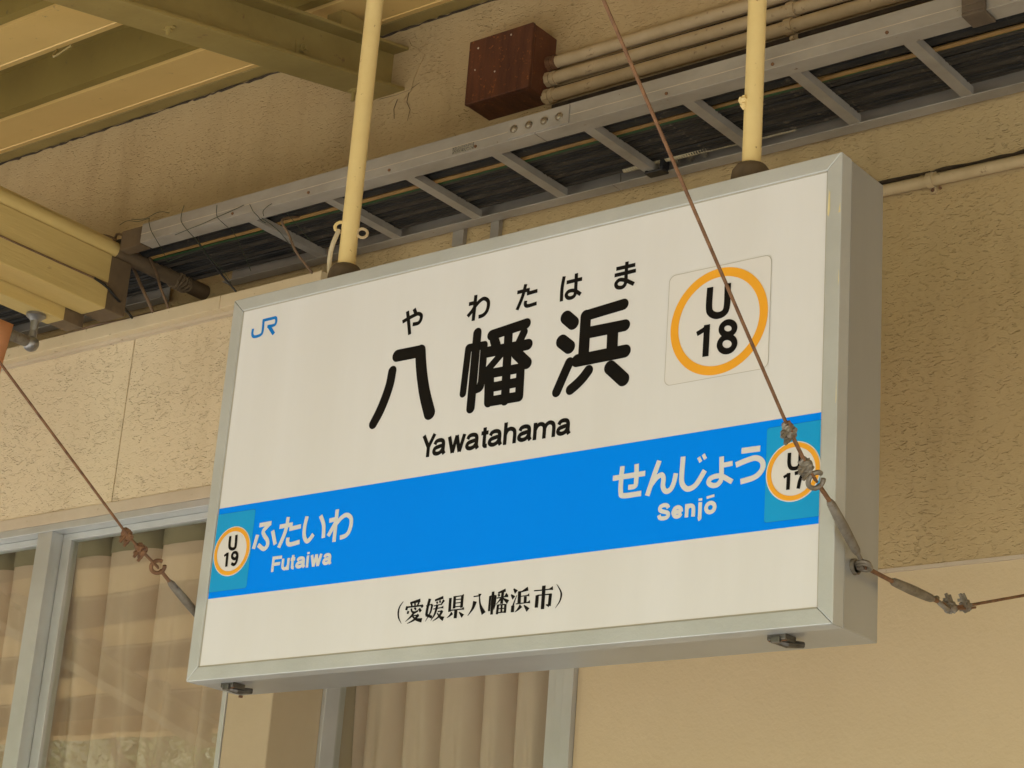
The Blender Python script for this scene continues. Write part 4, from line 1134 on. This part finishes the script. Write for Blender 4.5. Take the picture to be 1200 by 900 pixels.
link('green_tape', MB().tube([(1.372, 0.082, H + 0.044), (1.398, 0.085, H + 0.040)], 0.004, 6), 'cable_green', pr_)

# ------------------------------------------------------------------ wire stays with turnbuckles
def clip(mb, p, d, seed):
    p, d = Vector(p), Vector(d).normalized()
    up = Vector((1, 0, 0))
    sd = d.cross(up)
    mb.lump(p, 0.0115, seed)
    mb.lump(p + d * 0.009, 0.0105, seed + 1)
    for s in (-1, 1):
        a = p + d * 0.007 * s - up * 0.004
        mb.tube([a + up * 0.010 + sd * 0.004, a - sd * 0.024], 0.0036, 6)
        mb.tube([a - sd * 0.009, a - sd * 0.015], 0.0062, 6)
    return mb
def stay(name_label, x, eye, body, rust_rod, hook_c, clips, wire, side, sd0):
    t = thing('wire_stay', name_label, 'wire stay', (x, eye[0], eye[1]))
    V = lambda p: Vector((x, p[0], p[1]))
    sg = -1 if side > 0 else 1
    face_x = W if side > 0 else 0.0
    ep = MB()
    ep.tube([(face_x - 0.004 * side, eye[0], eye[1]), (face_x + 0.006 * side, eye[0], eye[1])], 0.013, 10)
    ep.tube([(face_x, eye[0], eye[1]), (x, eye[0], eye[1])], 0.005, 8)
    ring(V(eye), 0.011, 0.0042, (0, 0.3, 1), ep)
    link('eye_bolt', ep, 'galv', t, smooth=True)
    b0, b1 = V(body[0]), V(body[1])
    e = V(eye)
    link('rod_end', MB().tube([e, b0], 0.0042, 8), 'rust' if rust_rod[0] else 'galv', t)
    bd = [b0 + (b1 - b0) * s for s in (0, 0.06, 0.2, 0.5, 0.8, 0.94, 1)]
    link('turnbuckle', MB().tube(bd, [0.0055, 0.0080, 0.0088, 0.0098, 0.0088, 0.0080, 0.0055], 10), 'galv', t, smooth=True)
    hk = V(hook_c)
    link('threaded_rod', MB().tube([b1, b1 + (hk - b1) * 0.78], 0.0042, 8), 'rust', t)
    ax = (b1 - hk).normalized()
    pl2 = Vector((0.75, 0, 0)) + ax.cross(Vector((1, 0, 0))) * 0.66
    link('hook', ring(hk, 0.0150, 0.0046, pl2, a0=0.5, a1=6.0), 'galv' if side > 0 else 'rust', t, smooth=True)
    prev = hk
    for i, c in enumerate(clips):
        cv = V(c)
        link('wire_clip', clip(MB(), cv, cv - prev, sd0 + 3 * i), 'rust' if side < 0 else 'galv', t)
        prev = cv
    wp = [hk] + [V(c) for c in clips] + [V(p) for p in wire]
    link('wire', MB().tube(wp, 0.0031, 7), 'rust', t)
    c1 = V(clips[0]); c2 = V(clips[-1])
    dd = (c2 - c1).normalized()
    tail = [hk + Vector((0.003, 0, -0.004)), c1 + Vector((0.004, 0, -0.005)), c2 + Vector((0.005, 0, -0.005)), c2 + dd * 0.026 + Vector((0.010, 0, -0.004))]
    link('wire_tail', MB().tube(tail, 0.0024, 6), 'rust', t)
    return t
XS = W + 0.020
y_top = -1.768
st1 = stay('rusty wire with turnbuckle crossing in front of the white numbered discs', XS, (0.070, 0.120), ((0.048, 0.135), (-0.055, 0.203)), (False,), (-0.103, 0.226),
     [(-0.134, 0.242), (-0.193, 0.286)], [(-0.793, 0.814), (y_top, deck_z(y_top) + 0.003)], 1, 10)
st2 = stay('galvanised turnbuckle stay going back from the sign to the wall', XS, (0.074, 0.117), ((0.175, 0.116), (0.335, 0.1205)), (True,), (0.372, 0.121),
     [(0.405, 0.122), (0.468, 0.138)], [(0.735, 0.222), (YW, 0.327)], 1, 30)
st3 = stay('rusty wire with ring hook crossing in front of the curtained bay window', -0.020, (0.070, 0.128), ((0.045, 0.148), (-0.068, 0.212)), (False,), (-0.106, 0.235),
     [(-0.158, 0.259), (-0.202, 0.281)], [(-0.604, 0.546), (-1.9, deck_z(-1.9) + 0.003)], -1, 50)

# ------------------------------------------------------------------ cable rack
TILT = 0.0040                  # the rack drops slightly along the wall
rk = thing('cable_rack', 'long grey metal cable ladder along the wall behind the sign', 'cable rack', (1.0, 0.85, 1.545))
RX0, RX1 = -1.165, 4.2
def rail_x(y_face, y_in, x0, x1):
    s = 1 if y_in > y_face else -1
    t = 0.0035
    z0, z1 = 1.545, 1.606
    return [(y_face, z0), (y_in, z0), (y_in, z0 + t), (y_face + s * t, z0 + t), (y_face + s * t, z1 - t), (y_in - s * 0.015, z1 - t), (y_in - s * 0.015, z1), (y_face, z1)]
fr_ = MB()
prof = rail_x(0.655, 0.706, 0, 0)
SPL = 0.33
fr_.along_x(prof, RX0, SPL - 0.001)
fr_.along_x(prof, SPL + 0.001, RX1)
fr_.along_x(prof, -4.2, -1.45)
fr_o = link('side_rail', fr_, 'rack', rk, bevel=0.0012)
link('rail_groove', MB().box(RX0, RX1, 0.6542, 0.6556, 1.5715, 1.5727), 'trim', fr_o)
bk_ = MB()
prof = rail_x(1.043, 1.002, 0, 0)
bk_.along_x(prof, RX0, SPL - 0.001)
bk_.along_x(prof, SPL + 0.001, RX1)
bk_.along_x(prof, -4.2, -1.45)
link('side_rail', bk_, 'rack', rk, bevel=0.0012)
for k in [q for q in range(-14, 14) if q not in (-5, -4)]:
    xr = 0.1475 + 0.3015 * k + 0.0155
    rg = MB()
    xz = [(xr - 0.0155, 1.5465), (xr + 0.0155, 1.5465), (xr + 0.0155, 1.568), (xr + 0.0125, 1.568), (xr + 0.0125, 1.5495), (xr - 0.0125, 1.5495), (xr - 0.0125, 1.568), (xr - 0.0155, 1.568)]
    rg.along_y(xz, 0.7045, 1.004)
    link('rung', rg, 'rack', rk)
    link('rivet', MB().tube([(xr - 0.03, 0.6555, 1.556), (xr - 0.03, 0.652, 1.556)], 0.0042, 8), 'rust', fr_o)
link('end_stub', MB().box(-1.262, -1.1655, 0.66, 0.70, 1.540, 1.604), 'timber_dark', rk, bevel=0.003)
sp = link('splice_plate', MB().box(0.243, 0.439, 0.6505, 0.6548, 1.549, 1.602), 'rack', rk, bevel=0.0008)
for bx in (0.263, 0.312, 0.361, 0.409):
    b = MB().tube([(bx, 0.6505, 1.573), (bx, 0.6485, 1.573)], 0.0115, 14)
    b.tube([(bx, 0.649, 1.573), (bx, 0.6455, 1.573), (bx, 0.643, 1.573)], [0.009, 0.0085, 0.004], 12)
    link('bolt', b, 'steel', sp, smooth=True)
sb = MB()
for bx in (0.54, 0.585, 0.63):
    sb.tube([(bx, 1.003, 1.562), (bx, 0.992, 1.562)], 0.008, 10)
link('splice_screw', sb, 'steel', rk)
link('maker_label', MB().box(0.054, 0.126, 0.6540, 0.6552, 1.5505, 1.5705), 'label', rk)
hg = MB()
hg.box(1.530, 1.585, 0.640, 0.6535, 1.560, deck_z(0.64))
hg.box(1.530, 1.585, 0.640, 0.700, 1.535, 1.5435)
hg.box(1.530, 1.585, 0.640, 0.6535, 1.5435, 1.560)
link('hanger', hg, 'rubber', rk, bevel=0.002)
hg2 = MB().box(-0.26, -0.22, 1.0432, YW + 0.001, 1.50, 1.60).box(-0.12, -0.09, 1.0432, YW + 0.001, 1.40, 1.60)
link('wall_bracket', hg2, 'rack', rk)

# cables lying on the rungs
def cable(y, r, material, label, seed, group, x0=-4.1, x1=RX1, wob=0.004, z=None, lift=0.0):
    rnd_ = random.Random(seed)
    pts = []
    x = x0
    ph = rnd_.random() * 6
    while x <= x1:
        pts.append((x, y + wob * math.sin(x * 2.3 + ph) + rnd_.uniform(-1, 1) * wob * 0.4, (z or 1.568) + r - 0.0005 + lift + 0.002 * math.sin(x * 3.1 + ph)))
        x += 0.12
    o = link('cable', MB().tube(spline(pts, 4), r, 8), material, base=(0.5, y, (z or 1.568)), smooth=True)
    tag(o, label, 'cable', group)
    return o
ys = 0.722
for i, (r, m_) in enumerate([(0.019, 'cable'), (0.017, 'cable'), (0.006, 'cable_orange'), (0.0035, 'cable_green')] + [(q, 'cable') for q in (0.007, 0.0105, 0.0065, 0.0115, 0.008, 0.0075, 0.0125, 0.0065, 0.0095, 0.007)]):
    ys += r
    if m_ == 'cable_orange':
        cable(ys, r, m_, 'ochre yellow cable lying among the black cables in the rack', 60 + i, None)
    elif m_ == 'cable_green':
        cable(ys, r, m_, 'thin green cable beside the ochre one in the rack', 60 + i, None)
    elif r > 0.015:
        cable(ys, r, m_, 'thick black cable along the front rail of the rack', 60 + i, 'thick black cables in the rack', wob=0.003)
    else:
        cable(ys, r, 'cable_highlit' if i % 3 == 1 else m_, 'thin black cable in the flat bundle on the rack rungs', 60 + i, 'thin black cables in the rack', wob=0.004)
    ys += r + 0.0008
for i in range(13):
    cable(0.735 + i * 0.0215, 0.008 + 0.005 * ((i * 7) % 5) / 4, 'cable', 'black cable in the upper layer of the rack', 90 + i, 'upper black cables in the rack', z=1.588 + (0.017 if i < 3 else 0.0), wob=0.010)
# ribbed flexible conduit and its strap
fx = MB()
pts, rad = [], []
x = 0.375
while x < 0.90:
    pts.append((x, 0.993 + 0.003 * math.sin(x * 9), 1.578)); rad.append(0.0125)
    pts.append((x + 0.004, 0.993 + 0.003 * math.sin(x * 9), 1.578)); rad.append(0.0108)
    x += 0.008
fo = link('flexible_conduit', fx.tube(pts, rad, 12), 'flex', base=(0.6, 0.99, 1.568), smooth=True)
tag(fo, 'short pale ribbed flexible conduit strapped to a rack rung', 'conduit')
stp = MB()
stp.box(0.452, 0.512, 0.975, 1.008, 1.5375, 1.5445)
stp.box(0.5005, 0.512, 0.975, 1.008, 1.5445, 1.595)
stp.box(0.452, 0.4625, 0.975, 1.008, 1.5445, 1.56)
so = link('cable_strap', stp, 'strap', base=(0.48, 0.99, 1.54), bevel=0.004)
tag(so, 'black strap buckled round a rack rung and the ribbed conduit', 'strap')

TILT = 0.0
# ------------------------------------------------------------------ brown junction box with three conduits
jb = thing('junction_box', 'rusty dark brown junction box on the upper wall', 'junction box', (-0.058, YW, 1.884))
link('body', MB().box(-0.174, 0.057, 0.960, YW + 0.001, 1.884, 2.089), 'brown', jb, bevel=0.003)
link('lid', MB().box(-0.175, 0.058, 0.945, 0.9595, 1.883, 2.090), 'brown', jb, bevel=0.003)
fm = MB()
for x, z in ((-0.14, 2.06), (-0.145, 1.99), (-0.07, 1.965), (-0.02, 2.07)):
    fm.lump((x, 0.9455, z), 0.0028, int(1000 + x * 100))
link('paint_drip', fm, 'trim', jb)
for i, (z0, z1, lab) in enumerate(((1.9935, 1.988, 'uppermost cream conduit with a rusty end at the brown box'), (1.942, 1.936, 'middle cream conduit running right from the brown box'), (1.888, 1.887, 'lowest cream conduit close above the cable rack'))):
    t = thing('wall_conduit', lab, 'conduit', (0.06, 1.03, z0))
    def zz(x, z0=z0, z1=z1):
        return z0 + (z1 - z0) * (x - 0.06) / 0.64
    xs = [0.05 + 0.08 * k for k in range(48)]
    rr_ = random.Random(i + 70)
    link('pipe', MB().tube([(x, 1.030 + rr_.uniform(-1, 1) * 0.0006, zz(x) + rr_.uniform(-1, 1) * 0.0006) for x in xs], 0.0180, 14), 'conduit', t, smooth=True)
    link('locknut', MB().tube([(0.057, 1.03, z0), (0.072, 1.03, z0)], 0.0225, 8).tube([(0.074, 1.03, z0), (0.088, 1.03, z0)], 0.0215, 14), 'rust' if i == 0 else 'conduit', t)
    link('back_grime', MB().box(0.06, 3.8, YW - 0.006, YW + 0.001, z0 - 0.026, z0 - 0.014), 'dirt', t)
    for xc in (0.866 - 0.006 * i, 2.3):
        s = MB().tube([(xc - 0.011, 1.03, zz(xc)), (xc + 0.011, 1.03, zz(xc))], 0.0225, 14)
        s.box(xc - 0.011, xc + 0.011, YW - 0.008, YW + 0.001, zz(xc) - 0.040, zz(xc) + 0.034)
        s.tube([(xc, YW - 0.005, zz(xc) - 0.030), (xc, YW - 0.022, zz(xc) - 0.030)], 0.006, 6)
        link('pipe_clamp', s, 'conduit', t)
# conduit lower on the wall at the right
t = thing('wall_conduit', 'single cream conduit clamped low on the stucco wall beside the sign', 'conduit', (1.25, 1.04, 1.356))
rr_ = random.Random(99)
link('pipe', MB().tube([(0.2 + 0.09 * k, 1.042 + rr_.uniform(-1, 1) * 0.001, 1.3565 - 0.018 * (k * 0.09 - 1.0) * 0.7 / 1 + rr_.uniform(-1, 1) * 0.0008) for k in range(44)], 0.0150, 14), 'conduit', t, smooth=True)
link('top_grime', MB().tube([(0.2 + 0.03 * k, YW - 0.001, 1.386 - 0.0126 * (k * 0.03 - 1.0) + rr_.uniform(-1, 1) * 0.002) for k in range(120)], [rr_.uniform(0.003, 0.0075) for k in range(120)], 6), 'dirt', t)
s = MB().tube([(1.247, 1.042, 1.356), (1.263, 1.042, 1.356)], 0.0195, 14)
s.box(1.247, 1.263, YW - 0.006, YW + 0.001, 1.326, 1.388)
link('pipe_clamp', s, 'conduit', t)
# little drips and lugs where the clamp is dirty
link('clamp_screw', MB().lump((1.254, YW - 0.006, 1.335), 0.005, 8).lump((1.272, YW - 0.003, 1.338), 0.004, 9), 'rust', t)

# ------------------------------------------------------------------ loose cables over the ledge
def loose(pts, r, material, label, g=None):
    o = link('loose_cable', MB().tube(spline(pts, 6), r, 8), material, base=pts[-1], smooth=True)
    return tag(o, label, 'cable', g)
loose([(-1.62, 0.60, 1.595), (-1.535, 0.66, 1.728 - 0.10), (-1.421, 0.70, 1.669 - 0.03), (-1.379, 0.74, 1.626), (-1.342, 0.78, 1.556), (-1.289, 0.79, 1.472), (-1.252, 0.82, 1.390)], 0.0055, 'cable_brown', 'brown cable arching over the pipe end and down to the ledge')
loose([(-1.50, 0.86, 1.62), (-1.46, 0.80, 1.691), (-1.329, 0.80, 1.618), (-1.257, 0.80, 1.539), (-1.214, 0.80, 1.461), (-1.187, 0.825, 1.390)], 0.0042, 'cable_brown', 'thinner brown cable drooping beside the rack end to the ledge')
loose([(-1.285, 0.60, 1.433), (-1.284, 0.655, 1.421), (-1.287, 0.70, 1.400), (-1.346, 0.82, 1.390)], 0.0042, 'cable', 'short black cable dropping from the boxed timber to the ledge')
loose([(-1.80, 0.82, 1.388), (-1.652, 0.82, 1.393), (-1.517, 0.825, 1.402), (-1.399, 0.83, 1.398), (-1.27, 0.835, 1.402), (-1.15, 0.84, 1.397)], 0.0042, 'cable_brown', 'brown cable lying along the top of the ledge')
loose([(-0.64, 0.80, 1.575), (-0.631, 0.72, 1.530), (-0.618, 0.74, 1.489), (-0.598, 0.76, 1.436), (-0.581, 0.82, 1.388)], 0.0038, 'cable_brown', 'single brown cable hanging from a rack rung to the ledge')
loose([(-1.00, 0.74, 1.575), (-0.983, 0.72, 1.540), (-0.935, 0.76, 1.46), (-0.889, 0.82, 1.388)], 0.0032, 'cable', 'thin black cable slanting from the rack to the ledge')

# ------------------------------------------------------------------ bird netting draped over the rack end
nt_ = MB()
for pts in [[(-1.128, 0.648, 1.601), (-1.112, 0.648, 1.57), (-1.083, 0.648, 1.535), (-1.05, 0.648, 1.495), (-1.018, 0.648, 1.45)], [(-0.98, 0.648, 1.626), (-0.986, 0.648, 1.598), (-0.981, 0.648, 1.571), (-0.947, 0.648, 1.535), (-0.896, 0.648, 1.489), (-0.85, 0.648, 1.439)], [(-0.836, 0.648, 1.594), (-0.834, 0.648, 1.571), (-0.826, 0.648, 1.552), (-0.8, 0.648, 1.529), (-0.776, 0.648, 1.51)], [(-1.002, 0.648, 1.534), (-0.948, 0.648, 1.54), (-0.886, 0.648, 1.546), (-0.829, 0.648, 1.554), (-0.773, 0.648, 1.561), (-0.721, 0.648, 1.569)], [(-0.697, 0.648, 1.566), (-0.679, 0.648, 1.54), (-0.662, 0.648, 1.524), (-0.639, 0.648, 1.502), (-0.621, 0.648, 1.491)], [(-0.633, 0.648, 1.515), (-0.638, 0.648, 1.531), (-0.625, 0.648, 1.542), (-0.606, 0.648, 1.548)], [(-1.212, 0.648, 1.63), (-1.156, 0.648, 1.619), (-1.122, 0.648, 1.623), (-1.101, 0.648, 1.627), (-1.074, 0.648, 1.625), (-1.042, 0.648, 1.614)], [(-1.264, 0.648, 1.622), (-1.23, 0.648, 1.629), (-1.178, 0.648, 1.616), (-1.129, 0.648, 1.616)], [(-1.13, 0.648, 1.618), (-1.128, 0.648, 1.601)], [(-0.71, 0.7, 1.554), (-0.628, 0.7, 1.494), (-0.573, 0.7, 1.439), (-0.544, 0.7, 1.402)], [(-0.822, 0.7, 1.542), (-0.779, 0.7, 1.482), (-0.736, 0.7, 1.417), (-0.714, 0.7, 1.381)], [(-0.595, 0.7, 1.537), (-0.54, 0.7, 1.482), (-0.486, 0.7, 1.427)], [(-1.079, 0.7, 1.483), (-1.006, 0.7, 1.49), (-0.931, 0.7, 1.497)], [(-0.909, 0.7, 1.471), (-0.831, 0.7, 1.404), (-0.791, 0.7, 1.359)]]:
    nt_.tube(spline([(x, y, z - 0.004 * 0.3) for x, y, z in pts], 5), 0.0010, 5)
no = link('bird_netting', nt_, 'net', base=(-0.9, 0.8, 1.39))
tag(no, 'torn dark green bird netting draped over the end of the cable rack', 'netting')

# ------------------------------------------------------------------ trees across the line (seen mirrored in the panes)
def tree_mesh(seed, h):
    rd = random.Random(seed)
    tr = MB()
    tr.tube([(0, 0, -0.3), (0.05, 0.02, h * 0.25), (-0.05, 0.05, h * 0.55), (0.0, 0.0, h * 0.9)], [0.2, 0.15, 0.09, 0.02], 8)
    clumps = []
    for k in range(22):
        a = rd.uniform(0, 6.283)
        zc = h * rd.uniform(0.22, 0.95)
        rr2 = (0.30 * h) * math.sin(math.pi * min(0.98, (zc / h - 0.05) * 0.95)) * rd.uniform(0.35, 1.0)
        c = Vector((rr2 * math.cos(a), rr2 * math.sin(a), zc))
        clumps.append((c, rd.uniform(0.55, 1.05) * h / 8))
        tr.tube([(0, 0, zc * 0.75), tuple(c * 0.55 + Vector((0, 0, zc * 0.42))), tuple(c)], [0.06, 0.035, 0.012], 5)
    lf = MB()
    for c, cr in clumps:
        for _ in range(620):
            d = Vector((rd.gauss(0, 1), rd.gauss(0, 1), rd.gauss(0, 0.8)))
            p = c + d.normalized() * cr * rd.random() ** 0.4
            s = rd.uniform(0.03, 0.065)
            n_ = Vector((rd.gauss(0, 1), rd.gauss(0, 1), rd.gauss(0.6, 1))).normalized()
            u = n_.orthogonal().normalized()
            v = n_.cross(u)
            lf.add([p - u * s, p - v * s * 0.5, p + u * s, p + v * s * 0.5], [(0, 1, 2, 3)])
    return tr, lf
protos = []
for seed, h in ((1, 8.5), (2, 7.2), (3, 9.4)):
    tr, lf = tree_mesh(seed, h)
    r_ = thing('leafy_tree', 'green leafy tree on the slope across the line, mirrored in the bay panes', 'tree', (0, 0, 0), 'trees mirrored in the window panes')
    a_ = link('trunk', tr, 'bark', r_, smooth=True)
    b_ = link('crown', lf, 'leaf', r_)
    protos.append((r_, a_, b_, seed))
used = set()
rt = random.Random(8)
for k in range(11):
    p = protos[k % 3]
    x = -40 + k * 3.6 + rt.uniform(-0.6, 0.6)
    y = -16.5 + rt.uniform(-1.5, 1.0)
    if p[3] not in used:
        used.add(p[3])
        o = p[0]
    else:
        o = p[0].copy()
        scene.collection.objects.link(o)
        for ch in (p[1], p[2]):
            c = ch.copy()
            scene.collection.objects.link(c)
            c.parent = o
    o.location = (x, y, -1.15)
    o.rotation_euler = (0, 0, rt.uniform(0, 6.28))
    s = rt.uniform(0.9, 1.2)
    o.scale = (s, s, s)
